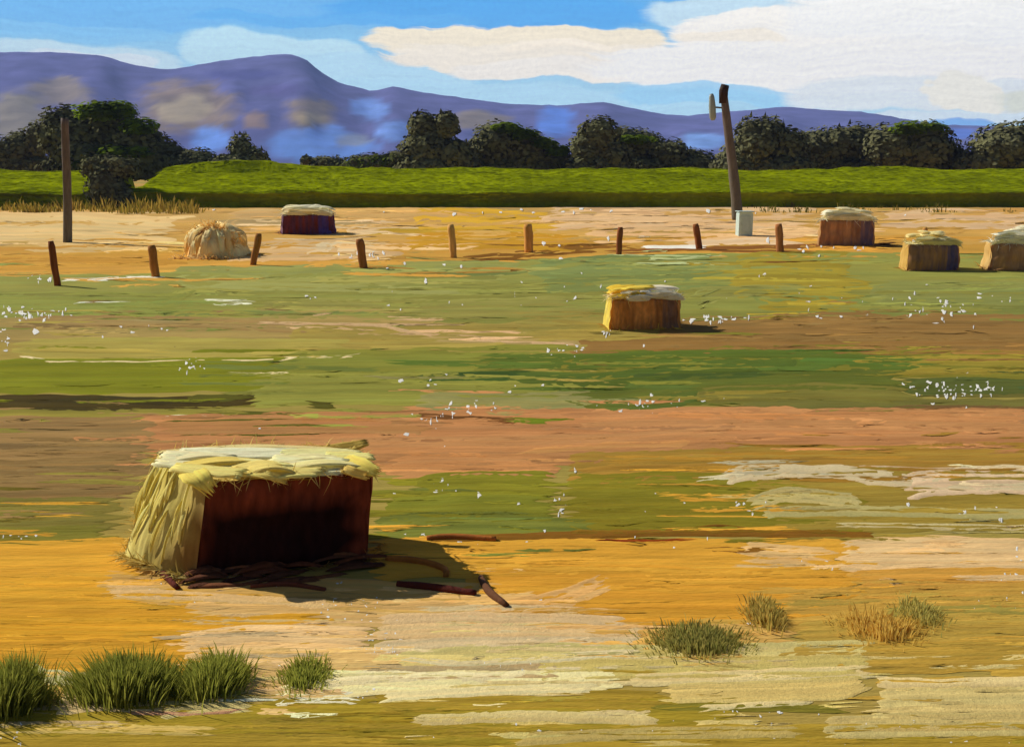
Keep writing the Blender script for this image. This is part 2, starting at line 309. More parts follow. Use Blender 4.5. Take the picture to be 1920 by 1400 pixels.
B = {k: MB() for k in ('stubble', 'mown_grass', 'bare_soil', 'straw')}
G, S, E, T = 'mown_grass', 'stubble', 'bare_soil', 'straw'
W = [  # (cover, colour, photo-pixel line laid on the ground, breadth, [amp])
 # far golden field
 (S, (205, 158, 82), [(-340, 398), (600, 396), (1300, 398), (2260, 402)], 52),
 (S, (204, 152, 70), [(-340, 440), (700, 440), (1400, 436), (2260, 440)], 52),
 (S, (206, 150, 60), [(-340, 484), (500, 482), (900, 478), (1400, 462), (2260, 470)], 46),
 (S, (206, 152, 62), [(-340, 512), (120, 508), (420, 496), (760, 488)], 46),
 (G, (122, 112, 38), [(-200, 388), (120, 384), (360, 388)], 18),
 (S, (224, 186, 118), [(-300, 436), (90, 428), (230, 432), (345, 440)], 62),
 (S, (218, 178, 108), [(40, 462), (180, 466), (330, 468)], 24),
 (S, (208, 150, 56), [(-300, 500), (60, 492), (220, 484), (420, 480)], 30),
 (S, (206, 162, 96), [(420, 420), (480, 416), (545, 420)], 58),
 (S, (212, 170, 110), [(400, 474), (560, 470), (760, 466)], 40),
 (S, (224, 192, 138), [(560, 470), (650, 464), (735, 470)], 20),
 (S, (208, 160, 88), [(620, 408), (760, 404), (900, 410)], 30),
 (S, (218, 180, 124), [(645, 432), (690, 424), (760, 432)], 30),
 (S, (208, 158, 44), [(760, 416), (880, 414), (1060, 424)], 54),
 (S, (198, 142, 36), [(750, 452), (900, 450), (1110, 458)], 36),
 (S, (222, 178, 122), [(1010, 412), (1200, 404), (1390, 410), (1540, 412)], 48),
 (S, (222, 176, 116), [(1090, 440), (1260, 434), (1540, 440)], 40),
 (S, (226, 186, 134), [(1280, 458), (1400, 454), (1520, 458)], 14),
 (S, (222, 180, 126), [(1640, 416), (1780, 412), (2240, 424)], 34),
 (E, (134, 86, 30), [(850, 486), (950, 480), (1130, 466)], 16),
 (E, (142, 88, 40), [(1120, 474), (1300, 468), (1460, 464), (1700, 462)], 9),
 (T, (244, 236, 214), [(1198, 466), (1260, 464), (1330, 463)], 7),
 (E, (120, 78, 40), [(1640, 458), (1700, 456)], 12),
 # sage green band
 (G, (142, 150, 78), [(-340, 552), (500, 540), (1000, 520), (1500, 506), (2260, 512)], 66),
 (G, (138, 146, 74), [(-340, 590), (600, 580), (1300, 560), (2260, 570)], 72),
 (G, (150, 160, 92), [(320, 520), (520, 520), (760, 512), (985, 508)], 44),
 (G, (160, 168, 100), [(380, 536), (600, 540), (880, 548)], 16),
 (G, (136, 146, 70), [(110, 560), (300, 566), (380, 540)], 34),
 (G, (140, 152, 76), [(-200, 570), (160, 576), (330, 580)], 40),
 (G, (128, 148, 88), [(985, 510), (1120, 500), (1345, 494)], 40),
 (G, (122, 140, 80), [(1010, 534), (1200, 528), (1380, 524)], 40),
 (G, (158, 150, 56), [(1365, 500), (1500, 492), (1610, 494)], 46),
 (G, (160, 150, 56), [(1360, 540), (1480, 536), (1640, 540)], 46),
 (G, (154, 144, 54), [(1410, 566), (1520, 572), (1630, 570)], 30),
 (G, (136, 146, 82), [(1620, 556), (1760, 552), (2240, 560)], 54),
 (G, (124, 134, 70), [(1600, 582), (1800, 584), (2240, 584)], 26),
 (G, (148, 150, 80), [(480, 578), (760, 580), (1120, 572)], 40),
 (G, (140, 150, 84), [(1290, 570), (1340, 552), (1360, 545)], 40),
 # brown and olive bands
 (E, (168, 138, 82), [(-340, 620), (240, 618), (560, 614), (860, 618)], 46),
 (E, (160, 126, 78), [(30, 606), (300, 604), (520, 614), (700, 626)], 24),
 (G, (158, 148, 76), [(540, 636), (800, 634), (1130, 640)], 54),
 (E, (176, 144, 90), [(780, 634), (920, 640), (1100, 642)], 12),
 (E, (150, 110, 62), [(1230, 632), (1500, 620), (2240, 622)], 68),
 (E, (146, 106, 58), [(1060, 650), (1400, 650), (2240, 650)], 34),
 (G, (150, 144, 74), [(960, 612), (1120, 606), (1200, 606)], 40),
 (G, (166, 160, 82), [(20, 656), (300, 652), (670, 656)], 40),
 (T, (228, 206, 150), [(36, 668), (120, 678), (400, 675), (600, 672), (686, 664)], 7),
 (G, (124, 134, 32), [(-340, 706), (200, 704), (560, 702)], 66),
 (G, (132, 140, 60), [(520, 690), (760, 684), (1100, 676)], 64),
 (G, (138, 146, 68), [(460, 732), (760, 728), (1100, 738)], 60),
 (G, (126, 128, 50), [(1040, 690), (1500, 676), (2240, 690)], 60),
 (G, (150, 142, 58), [(1680, 682), (1820, 678), (2240, 684)], 44),
 (G, (90, 112, 44), [(880, 680), (1120, 676), (1420, 670), (1730, 684)], 30),
 (G, (64, 92, 42), [(770, 712), (900, 706), (1010, 702)], 20),
 (G, (84, 106, 44), [(960, 706), (1120, 712), (1320, 690), (1500, 688)], 26),
 (G, (96, 110, 46), [(1040, 742), (1180, 746), (1360, 716), (1720, 712)], 40),
 (G, (88, 106, 46), [(1120, 764), (1240, 754), (1320, 736)], 28),
 (G, (122, 122, 58), [(1300, 742), (1560, 736), (1740, 746)], 36),
 (G, (86, 100, 50), [(1690, 730), (1800, 724), (2240, 728)], 34),
 (G, (108, 110, 56), [(1360, 762), (1600, 758), (2240, 760)], 22),
 (E, (124, 90, 54), [(1660, 770), (1780, 766), (2240, 772)], 15),
 (E, (78, 62, 26), [(-340, 758), (100, 752), (260, 756), (430, 752), (500, 744)], 24),
 (E, (92, 86, 30), [(340, 752), (420, 748), (500, 748)], 18),
 (E, (88, 80, 28), [(566, 756), (600, 760), (642, 760)], 13),
 (G, (140, 138, 62), [(-340, 778), (260, 776), (480, 778)], 20),
 (G, (142, 146, 92), [(770, 752), (960, 756), (1130, 750)], 40),
 (T, (244, 236, 208), [(112, 528), (200, 524), (322, 518)], 6),
 (T, (236, 232, 196), [(130, 570), (200, 569), (262, 569)], 4),
 (T, (232, 228, 190), [(392, 572), (440, 571), (484, 571)], 4),
 (T, (206, 168, 116), [(480, 606), (640, 610), (720, 614), (830, 636)], 5),
 (T, (214, 172, 120), [(870, 640), (980, 643), (1098, 646)], 5),
 (T, (224, 220, 176), [(300, 782), (360, 780), (436, 779)], 5),
 (T, (186, 194, 130), [(1200, 488), (1280, 486), (1346, 479)], 6),
 # terracotta band
 (E, (196, 130, 84), [(230, 812), (700, 806), (1200, 800), (2240, 800)], 70),
 (E, (190, 128, 82), [(420, 860), (760, 848), (1120, 842), (1400, 826)], 60),
 (E, (156, 118, 74), [(-340, 830), (80, 826), (310, 824)], 90),
 (E, (148, 112, 68), [(-340, 900), (60, 902), (280, 894)], 84),
 (E, (178, 122, 76), [(280, 800), (520, 796), (820, 800)], 34),
 (E, (200, 134, 86), [(1080, 790), (1400, 786), (2240, 796)], 44),
 (E, (196, 132, 84), [(720, 880), (860, 870), (1060, 874)], 44),
 (E, (202, 138, 84), [(960, 852), (1100, 838), (1300, 832)], 16),
 (E, (124, 76, 40), [(768, 776), (860, 786), (990, 790)], 15),
 (G, (108, 128, 34), [(930, 786), (1010, 790), (1088, 792)], 12),
 # lower greens
 (G, (158, 132, 58), [(1060, 866), (1400, 858), (2240, 850)], 40),
 (G, (162, 132, 58), [(1060, 896), (1400, 882), (2240, 876)], 36),
 (G, (130, 128, 40), [(1050, 924), (1300, 920), (1560, 924)], 70),
 (G, (150, 134, 58), [(1380, 920), (1700, 912), (2240, 914)], 60),
 (G, (128, 124, 38), [(1050, 970), (1300, 968), (1640, 966)], 70),
 (G, (150, 136, 60), [(1440, 972), (1700, 968), (2240, 970)], 60),
 (G, (130, 134, 42), [(770, 916), (900, 908), (1062, 912)], 54),
 (G, (124, 130, 44), [(720, 960), (880, 952), (1062, 954)], 56),
 (G, (116, 128, 56), [(690, 992), (840, 984), (1040, 990), (1130, 994)], 44),
 (G, (128, 124, 58), [(-340, 964), (60, 962), (252, 958)], 62),
 (G, (122, 124, 50), [(-340, 1004), (60, 1006), (236, 998)], 38),
 (T, (206, 184, 138), [(1350, 904), (1400, 888), (1560, 886), (1760, 906), (2240, 916)], 30),
 (T, (214, 184, 142), [(1690, 916), (1800, 904), (2240, 908)], 50),
 (T, (190, 172, 106), [(1398, 950), (1460, 930), (1540, 932), (1624, 944)], 30),
 (T, (180, 164, 98), [(1420, 962), (1620, 958), (1800, 962), (2240, 968)], 22),
 (T, (196, 178, 122), [(1560, 984), (1760, 988), (2240, 992)], 12),
 # golden foreground
 (S, (214, 154, 48), [(-340, 1066), (60, 1056), (300, 1046)], 84),
 (S, (212, 152, 44), [(-340, 1130), (100, 1124), (420, 1124)], 84),
 (S, (212, 152, 50), [(680, 1048), (900, 1044), (1300, 1050), (1620, 1046)], 80),
 (S, (208, 146, 46), [(860, 1106), (1100, 1098), (1400, 1104), (1640, 1094)], 80),
 (S, (206, 144, 44), [(1000, 1152), (1200, 1148), (1460, 1146)], 50),
 (S, (206, 158, 80), [(180, 1096), (460, 1106), (760, 1120), (960, 1122)], 60),
 (S, (210, 166, 96), [(340, 1146), (600, 1148), (900, 1140), (1020, 1136)], 56),
 (S, (212, 150, 40), [(-340, 1186), (100, 1180), (400, 1184), (640, 1180)], 60),
 (S, (206, 146, 42), [(-340, 1240), (120, 1232), (420, 1236)], 66),
 (S, (214, 162, 92), [(930, 1142), (1040, 1128), (1150, 1086)], 40),
 (S, (214, 160, 90), [(860, 1160), (960, 1150), (1060, 1160)], 40),
 (E, (136, 88, 30), [(800, 1012), (1060, 1004), (1340, 998), (1640, 1004)], 15),
 (E, (134, 96, 30), [(1060, 1000), (1300, 996), (1600, 998)], 10),
 (E, (150, 62, 24), [(1110, 1014), (1240, 1014), (1330, 1010)], 5),
 (S, (222, 180, 118), [(1560, 1044), (1720, 1036), (2240, 1040)], 62),
 (S, (222, 174, 104), [(1380, 1034), (1480, 1040), (1580, 1048)], 40),
 (S, (208, 150, 60), [(1580, 1090), (1760, 1084), (2240, 1088)], 40),
 (G, (190, 158, 74), [(1440, 1160), (1560, 1140), (1760, 1130), (2240, 1120)], 70),
 (G, (178, 156, 74), [(1480, 1200), (1660, 1190), (1800, 1180), (2240, 1170)], 70),
 (G, (148, 142, 70), [(1640, 1150), (1780, 1144), (2240, 1140)], 22),
 (G, (180, 154, 68), [(1560, 1240), (1740, 1232), (1860, 1228), (2240, 1224)], 60),
 # pale straw in the front
 (S, (222, 178, 112), [(330, 1218), (480, 1202), (700, 1206)], 50),
 (S, (214, 172, 100), [(480, 1240), (620, 1238), (760, 1236)], 40),
 (T, (216, 182, 124), [(690, 1186), (900, 1180), (1210, 1184)], 30),
 (T, (218, 190, 138), [(700, 1216), (860, 1204), (1210, 1204)], 24),
 (S, (206, 160, 80), [(1190, 1204), (1340, 1190), (1500, 1190)], 40),
 (T, (206, 186, 112), [(740, 1240), (980, 1224), (1300, 1226), (1650, 1216)], 38),
 (T, (226, 206, 150), [(740, 1232), (860, 1244), (1000, 1236), (1200, 1222)], 16),
 (T, (196, 166, 112), [(700, 1260), (860, 1262), (1060, 1256)], 30),
 (T, (200, 178, 98), [(1000, 1262), (1300, 1252), (1640, 1246)], 40),
 (G, (164, 144, 54), [(-340, 1400), (500, 1398), (1200, 1400), (2240, 1396)], 84),
 (G, (156, 142, 48), [(-340, 1350), (300, 1350), (900, 1346), (1400, 1330)], 60),
 (G, (150, 138, 46), [(-340, 1450), (900, 1450), (2240, 1450)], 70),
 (G, (160, 142, 54), [(700, 1320), (980, 1310), (1260, 1316)], 40),
 (S, (206, 162, 80), [(-340, 1290), (60, 1288), (240, 1290)], 50),
 (S, (208, 168, 100), [(430, 1290), (500, 1270), (560, 1290)], 60),
 (T, (204, 196, 136), [(48, 1252), (90, 1268), (140, 1276)], 34),
 (T, (222, 192, 130), [(96, 1328), (180, 1312), (320, 1322)], 46),
 (T, (206, 186, 116), [(290, 1332), (380, 1318), (486, 1316)], 44),
 (T, (196, 144, 104), [(236, 1334), (330, 1340), (470, 1330)], 9),
 (T, (234, 216, 150), [(520, 1304), (640, 1290), (860, 1276), (1170, 1276)], 36),
 (T, (238, 226, 184), [(512, 1316), (580, 1308), (690, 1312)], 26),
 (T, (222, 206, 140), [(540, 1284), (640, 1272), (760, 1272)], 20),
 (T, (230, 210, 148), [(700, 1310), (900, 1296), (1130, 1290)], 20),
 (T, (214, 174, 112), [(200, 1112), (420, 1122), (640, 1134)], 20),
 (T, (222, 186, 130), [(700, 1164), (900, 1158), (1180, 1166)], 22),
 (S, (222, 180, 118), [(330, 1202), (520, 1188), (720, 1194)], 36),
 (T, (236, 220, 164), [(520, 1290), (760, 1272), (1000, 1268)], 20),
 (T, (216, 192, 128), [(1180, 1276), (1400, 1268), (1650, 1258)], 24),
 (T, (212, 188, 120), [(760, 1352), (980, 1344), (1240, 1350)], 24),
 (S, (206, 172, 88), [(-340, 1372), (120, 1366), (420, 1372)], 22),
 (T, (214, 186, 108), [(1240, 1300), (1400, 1296), (1560, 1290), (1640, 1280)], 44),
 (T, (222, 200, 136), [(1300, 1330), (1420, 1322), (1530, 1316)], 14),
 (T, (218, 194, 130), [(1640, 1276), (1760, 1282), (2240, 1270)], 22),
 (T, (206, 182, 112), [(1640, 1320), (1780, 1312), (2240, 1310)], 54),
 (T, (200, 176, 106), [(1540, 1366), (1760, 1360), (2240, 1360)], 50),
 (T, (196, 172, 96), [(960, 1388), (1200, 1376), (1520, 1372)], 24),
]
for n, s in enumerate(W):
    k, c, p, th = s[:4]
    thick = 1.7 if k == T else 1.25
    swath(B[k], p, th, c, amp=thick, ragged=40 if k != T else 24, jit=.15, seed=n, lip=.9 if k == T else .5, cover=k)
# thinner combed streaks over the big ones, each close in colour to the cover it lies on
for n, s in enumerate(W):
    k, c, p, th = s[:4]
    if th < 24: continue
    r = random.Random(500 + n)
    C = catmull(p, 30)
    m = max(1, int((C[-1][0] - C[0][0]) / 330))
    for q in range(m):
        i0 = r.randrange(len(C)); a = C[i0]; ln = r.uniform(90, 420)
        y = a[1] + (r.random() - .5) * th * .7
        f = r.uniform(.86, 1.14); sh = r.uniform(-10, 10)
        cc = tuple(min(250, max(10, v * f + d)) for v, d in zip(c, (sh, 0, -sh * .6)))
        swath(B[k], [(a[0] - ln / 2, y + r.uniform(-4, 4)), (a[0], y), (a[0] + ln / 2, y + r.uniform(-5, 5))], r.uniform(6, 16), cc,
              amp=.9, ragged=46, jit=.16, seed=2000 + n * 17 + q, lip=.2, thin=.5, cover=k)
# wisps where one cover straggles into the next
r = random.Random(909)
for q in range(900):
    y = 395 + (1395 - 395) * r.random() ** 1.1; x = r.uniform(-60, 1980); dy = r.choice((-1, 1)) * r.uniform(8, 16 + (y - 380) * .05)
    i, j = int((y + dy) / 8), int((x + 360) / 8)
    if (i, j) not in TOP: continue
    k, c = TOP[i, j]
    f = r.uniform(.92, 1.10); ln = r.uniform(50, 300)
    swath(B[k], [(x - ln / 2, y + r.uniform(-3, 3)), (x, y + r.uniform(-2, 2)), (x + ln / 2, y + r.uniform(-4, 4))], r.uniform(3, 5 + (y - 380) * .012), tuple(min(252, v * f) for v in c),
          amp=.7, ragged=60, jit=.12, seed=9000 + q, lip=.1, thin=.3, cover=k)
LB = {'mown_grass': 'green and olive mown grass in combed bands across the field', 'stubble': 'golden stubble in combed bands across the field',
      'bare_soil': 'terracotta and brown bare soil bands crossing the field', 'straw': 'pale cream loose straw strewn in streaks on the field'}
for k, mb in B.items():
    for i, f in enumerate(mb.f): mb.f[i] = f[::-1]
    tag(mb.build(k, MAT_STRAW if k == T else MAT_SOIL), LB[k], k.replace('_', ' '), kind='stuff')

# white chaff flecks
def chaff():
    mb = MB(); r = random.Random(5)
    CL = [(60, 588, 70, 12, 60), (120, 300, 0, 0, 0), (360, 688, 26, 12, 22), (10, 640, 14, 40, 20), (1560, 575, 60, 30, 14), (1770, 575, 150, 40, 70),
          (1800, 732, 90, 20, 110), (1300, 598, 110, 6, 26), (1345, 600, 60, 6, 20), (1140, 626, 14, 8, 14), (1060, 655, 40, 20, 22), (1240, 755, 130, 12, 34),
          (880, 765, 70, 14, 26), (820, 800, 50, 30, 22), (830, 910, 22, 14, 16), (1050, 960, 10, 40, 16), (1400, 945, 60, 18, 12), (1820, 965, 110, 14, 24),
          (1560, 1045, 14, 24, 12), (1905, 1060, 10, 50, 22), (1880, 1120, 60, 28, 24), (870, 1012, 120, 10, 34), (660, 1150, 60, 26, 34), (700, 1130, 70, 10, 24),
          (1412, 1168, 10, 10, 14), (1464, 1166, 11, 11, 14), (720, 1215, 40, 36, 60), (940, 1250, 90, 22, 40), (350, 1270, 20, 40, 40), (1450, 1340, 30, 50, 40),
          (1360, 1335, 60, 24, 24), (30, 1380, 40, 30, 50), (1700, 1390, 200, 14, 30), (1100, 1370, 240, 30, 34), (420, 1295, 50, 14, 20), (690, 1300, 40, 24, 24),
          (1640, 1350, 160, 40, 22), (500, 1240, 30, 20, 14), (300, 1000, 60, 120, 10), (540, 1090, 200, 20, 20), (40, 1005, 50, 10, 10), (1200, 545, 300, 40, 24),
          (700, 560, 300, 30, 20), (300, 620, 220, 20, 14), (900, 500, 300, 14, 14), (1600, 465, 160, 12, 26), (1090, 455, 90, 14, 8), (840, 720, 180, 30, 16),
          (690, 480, 60, 14, 18), (75, 525, 40, 5, 14), (960, 400, 960, 8, 30), (1000, 1000, 900, 300, 60)]
    for cx, cy, rx, ry, n in CL:
        for _ in range(int(n * .62)):
            x = cx + r.gauss(0, .5) * rx; y = max(386, cy + r.gauss(0, .5) * ry)
            h = 2.5 + 9 * r.random() ** 2; wd = 1.4 + 4.2 * r.random() ** 2; sc = H / (y - YH)
            c = alb((236, 232, 220)) * r.uniform(.8, 1)
            p = ground(x, y); z0 = gz(x, y) + .4 * sc
            m = r.randrange(5, 8); o = len(mb.v)
            for q in range(m):
                a = 6.283 * q / m; rr = r.uniform(.25, 1.35)
                px, py = x + math.cos(a) * wd * rr, y + math.sin(a) * h * .6 * rr
                g = ground(px, max(380, py)); mb.v.append((g.x, g.y, z0 + .2 * sc)); mb.c.append(tuple(c))
            mb.v.append((p.x, p.y, z0 + .5 * sc)); mb.c.append(tuple(c))
            for q in range(m): mb.f.append((o + m, o + (q + 1) % m, o + q))
    tag(mb.build('chaff', MAT_STRAW, smooth=False), 'white flecks of chaff scattered over the field', 'chaff', kind='stuff')
chaff()

# ------------------------------------------------------------------ hills
RIDGE = [(-900, 150), (-500, 118), (-200, 108), (0, 98), (100, 98), (190, 104), (250, 122), (310, 131), (350, 126), (420, 113), (500, 104), (540, 101), (572, 110), (605, 138), (640, 157),
         (700, 171), (740, 162), (790, 173), (870, 184), (950, 195), (1050, 198), (1130, 191), (1180, 202), (1240, 214), (1290, 217), (1350, 211), (1400, 207), (1470, 200), (1540, 206),
         (1620, 210), (1690, 222), (1760, 234), (1920, 238), (2300, 246), (2900, 262)]
def hills():
    mb = MB(); rx = [p[0] for p in RIDGE]; ry = [p[1] for p in RIDGE]
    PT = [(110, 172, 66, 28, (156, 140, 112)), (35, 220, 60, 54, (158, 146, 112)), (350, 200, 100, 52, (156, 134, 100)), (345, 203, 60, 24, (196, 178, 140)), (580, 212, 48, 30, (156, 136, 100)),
          (580, 222, 28, 13, (196, 174, 126)), (480, 226, 26, 16, (164, 136, 112)), (690, 205, 36, 22, (130, 172, 252)), (600, 272, 100, 34, (120, 170, 255)), (395, 262, 40, 26, (120, 168, 255)),  # the light blue patches paint low haze on to the slope
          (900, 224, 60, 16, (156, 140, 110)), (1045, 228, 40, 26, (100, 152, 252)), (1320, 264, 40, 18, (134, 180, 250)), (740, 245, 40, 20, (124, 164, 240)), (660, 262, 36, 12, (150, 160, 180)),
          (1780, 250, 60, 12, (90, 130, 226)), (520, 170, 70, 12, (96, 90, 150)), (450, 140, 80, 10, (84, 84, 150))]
    P, C = [], []
    YF, YR = 1900.0, 3000.0
    for i in range(261):
        x = -900 + i * 3800 / 260; row, cc = [], []
        yr = float(np.interp(x, rx, ry)) + 1.6 * noise.noise(Vector((x * .05, 0, 0)))
        top = at(x, yr, YR)
        for j in range(46):
            t = j / 38
            if t <= 1:
                Y = YF + (YR - YF) * t; hz = top.z * (t ** .9)
                n = noise.fractal(Vector((x * .012, t * 3.2, .5)), 1.0, 2.0, 5) * .045 + .015 * math.sin(x * .045 + 2 * noise.noise(Vector((x * .01, t * 2, 3))))
                hz += top.z * n * math.sin(math.pi * min(1, t)) * 1.1
            else:
                Y = YR + (t - 1) * 2500; hz = top.z * (1 - (t - 1) * 4.5) + 4 * noise.noise(Vector((x * .02, t * 8, 0)))
            X = top.x * (.45 + .55 * Y / YR) if Y < YR else top.x
            X = top.x / YR * Y if Y < YR else top.x
            row.append((X, Y, max(-2, hz)))
            px, py = topx((X, Y, hz))
            c = np.array((.145, .148, .37))  # violet-blue of distance painted into the slopes on top of the haze volume
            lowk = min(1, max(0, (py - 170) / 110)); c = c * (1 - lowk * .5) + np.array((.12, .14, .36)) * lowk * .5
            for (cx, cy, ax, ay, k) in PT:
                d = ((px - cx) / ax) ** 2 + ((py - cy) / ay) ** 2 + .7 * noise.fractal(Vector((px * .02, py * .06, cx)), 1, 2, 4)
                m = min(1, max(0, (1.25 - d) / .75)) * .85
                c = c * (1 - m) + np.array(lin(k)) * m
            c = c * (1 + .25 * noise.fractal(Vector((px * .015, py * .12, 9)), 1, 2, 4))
            cc.append(c)
        P.append(row); C.append(cc)
    mb.grid(P, C)
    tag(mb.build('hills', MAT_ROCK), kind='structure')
hills()

# ------------------------------------------------------------------ foliage
def dabs(mb, blobs, n, size, cols, r, shell=.55, flat=0.0, up=.3):
    """leaf-clump faces spread through ellipsoids (cx,cy,cz,rx,ry,rz)"""
    wts = [b[3] * b[5] + b[3] * b[4] * .4 for b in blobs]
    for _ in range(n):
        b = r.choices(blobs, wts)[0]
        d = Vector((r.gauss(0, 1), r.gauss(0, 1), r.gauss(0, 1))).normalized()
        rad = shell + (1.06 - shell) * r.random() ** .6
        rad *= 1 + .22 * noise.noise(Vector((d.x * 2.2 + b[0], d.y * 2.2, d.z * 2.2 + b[2])))
        p = Vector((b[0] + d.x * b[3] * rad, b[1] + d.y * b[4] * rad, b[2] + d.z * b[5] * rad))
        nrm = (d * .8 + Vector((r.gauss(0, .24), r.gauss(0, .24), r.gauss(0, .24))) + Vector((0, 0, up))).normalized()
        t = nrm.cross(Vector((0, 0, 1)));
        if t.length < .05: t = Vector((1, 0, 0))
        t.normalize(); bt = nrm.cross(t)
        a = r.uniform(-.8, .8); t, bt = t * math.cos(a) + bt * math.sin(a), bt * math.cos(a) - t * math.sin(a)
        s = size * r.uniform(.5, 1.4); e = r.uniform(.45, .8)
        k = noise.noise(Vector((p.x * .45, p.y * .45, p.z * .6))) + r.uniform(-.3, .3)
        c = np.array(cols[0]) + (np.array(cols[1]) - np.array(cols[0])) * min(1, max(0, .5 + k))
        o = len(mb.v)
        for (u_, v_) in ((-1, 0), (-.45, -.8), (.5, -.7), (1, .1), (.35, .85), (-.5, .7)):
            q = p + t * u_ * s * r.uniform(.8, 1.15) + bt * v_ * s * e * r.uniform(.8, 1.15) + nrm * s * .15 * (1 - abs(u_))
            mb.v.append(tuple(q)); mb.c.append(tuple(c))
        mb.f.append(tuple(range(o, o + 6)))
def core(mb, b, c, k=.8, seg=14):
    P, C = [], []
    for i in range(seg // 2 + 1):
        th = math.pi * i / (seg // 2); row = []; cc = []
        for j in range(seg + 1):
            ph = 2 * math.pi * (j % seg) / seg
            d = Vector((math.sin(th) * math.cos(ph), math.sin(th) * math.sin(ph), math.cos(th)))
            rr = k * (1 + .25 * noise.noise(d * 2.5 + Vector((b[0], b[1], 0))))
            row.append((b[0] + d.x * b[3] * rr, b[1] + d.y * b[4] * rr, b[2] + d.z * b[5] * rr)); cc.append(c)
        P.append(row); C.append(cc)
    mb.grid(P, C)

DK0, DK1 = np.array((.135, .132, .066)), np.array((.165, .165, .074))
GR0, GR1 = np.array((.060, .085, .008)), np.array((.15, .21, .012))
def tree(Y, lobes, label, n=2600, size=.55, cols=(DK0, DK1), name='tree', green=None, cat='tree', spikes=0):
    """lobes: photo-pixel ellipses (cx, cy, rx, ry) set at depth Y; green: sunlit patches painted as brighter leaves on the crown"""
    r = random.Random(hash(label) % 1000 if False else sum(map(ord, label)))
    k = Y / F; n = int(n * 2.4); size *= .58
    lobes = list(lobes) + [(l[0], 314, l[2] * 1.3, 22) for l in lobes if l[1] + l[3] > 300]
    L3 = []
    for (cx, cy, rx, ry) in lobes:
        p = at(cx, cy, Y); L3.append((p.x, Y + r.uniform(-1, 1), p.z, rx * k, min(rx, ry * 1.6) * k, ry * k))
    bx = sum(l[0] for l in L3) / len(L3); bz = 0
    root = empty(name, (bx, Y, 0), label, cat, 'dark trees and bushes beyond the hedge')
    mb = MB()
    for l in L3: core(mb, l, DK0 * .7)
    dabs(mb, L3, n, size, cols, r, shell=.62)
    for _ in range(spikes):                       # wispy upright sprays at the top
        l = r.choice(L3); a = r.uniform(-1, 1)
        p = Vector((l[0] + a * l[3] * .9, l[1], l[2] + l[5] * math.sqrt(max(0, 1 - a * a)) * r.uniform(.5, 1)))
        h = r.uniform(.4, 1.1) * l[5] * .35; wv = r.uniform(.10, .26); ln = Vector((r.uniform(-.3, .3), 0, 1))
        mb.tri(p - Vector((wv, 0, 0)), p + Vector((wv, .1, 0)), p + ln * h, DK1 * r.uniform(.7, 1.5))
    cr_ = mb.build('crown', MAT_LEAF, root, smooth=False)
    if green:
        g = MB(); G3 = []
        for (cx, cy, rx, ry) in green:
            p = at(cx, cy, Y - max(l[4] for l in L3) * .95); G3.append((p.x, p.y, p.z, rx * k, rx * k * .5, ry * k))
        dabs(g, G3, int(250 * len(green) + 3 * sum(e[2] for e in green)), size * 1.1, (GR0 * 1.9, GR1 * 1.7), r, shell=.3, up=1.2)  # brightened leaf colour stands in for sun on the bough
        tag(g.build('sun_tinted_bough', MAT_BOUGH, root, smooth=False), 'leafy bough with sunlight painted into its brighter green')
    tb = MB(); zt = max(l[2] for l in L3)
    tb.tube([(bx, Y, -.1), (bx + .1, Y, zt * .3), (bx - .05, Y, zt * .55), (bx + .1, Y, zt * .8)], [.45, .34, .26, .1], lambda a, b: (.06, .045, .03))
    tk = tb.build('trunk', MAT_BARK, root)
    for l in L3[:4]:
        lb = MB(); lb.tube([(bx, Y, zt * .35), ((bx + l[0]) / 2, Y, (zt * .4 + l[2]) / 2), (l[0], l[1], l[2])], [.2, .13, .05], lambda a, b: (.06, .045, .03), 8)
        lb.build('limb', MAT_BARK, root)
    return root

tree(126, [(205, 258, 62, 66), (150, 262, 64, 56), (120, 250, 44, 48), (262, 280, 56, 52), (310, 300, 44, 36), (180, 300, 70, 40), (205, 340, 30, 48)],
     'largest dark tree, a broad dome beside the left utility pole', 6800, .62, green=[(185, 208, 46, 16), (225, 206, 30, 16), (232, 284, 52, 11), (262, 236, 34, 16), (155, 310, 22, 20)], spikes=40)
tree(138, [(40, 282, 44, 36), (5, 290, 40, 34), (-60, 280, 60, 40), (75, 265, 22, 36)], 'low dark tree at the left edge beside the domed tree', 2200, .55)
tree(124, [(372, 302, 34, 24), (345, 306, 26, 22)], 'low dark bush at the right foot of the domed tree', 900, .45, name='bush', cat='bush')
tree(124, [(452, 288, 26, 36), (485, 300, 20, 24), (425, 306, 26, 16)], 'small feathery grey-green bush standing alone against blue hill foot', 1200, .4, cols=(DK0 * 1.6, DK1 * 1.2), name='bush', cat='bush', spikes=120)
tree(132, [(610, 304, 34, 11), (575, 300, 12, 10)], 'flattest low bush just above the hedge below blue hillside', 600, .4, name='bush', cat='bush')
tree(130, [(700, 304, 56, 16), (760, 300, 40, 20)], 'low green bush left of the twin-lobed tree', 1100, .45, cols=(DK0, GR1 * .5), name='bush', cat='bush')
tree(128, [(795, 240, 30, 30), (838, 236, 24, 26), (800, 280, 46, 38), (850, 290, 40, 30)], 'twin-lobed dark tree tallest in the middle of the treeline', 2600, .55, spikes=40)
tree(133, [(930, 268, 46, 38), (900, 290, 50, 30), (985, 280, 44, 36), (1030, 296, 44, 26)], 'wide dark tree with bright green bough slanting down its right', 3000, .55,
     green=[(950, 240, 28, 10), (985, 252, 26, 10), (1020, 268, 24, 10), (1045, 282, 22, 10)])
tree(130, [(1122, 252, 38, 32), (1100, 280, 36, 32), (1140, 290, 44, 30)], 'square-topped dark tree in the centre right of the treeline', 2000, .55, spikes=20)
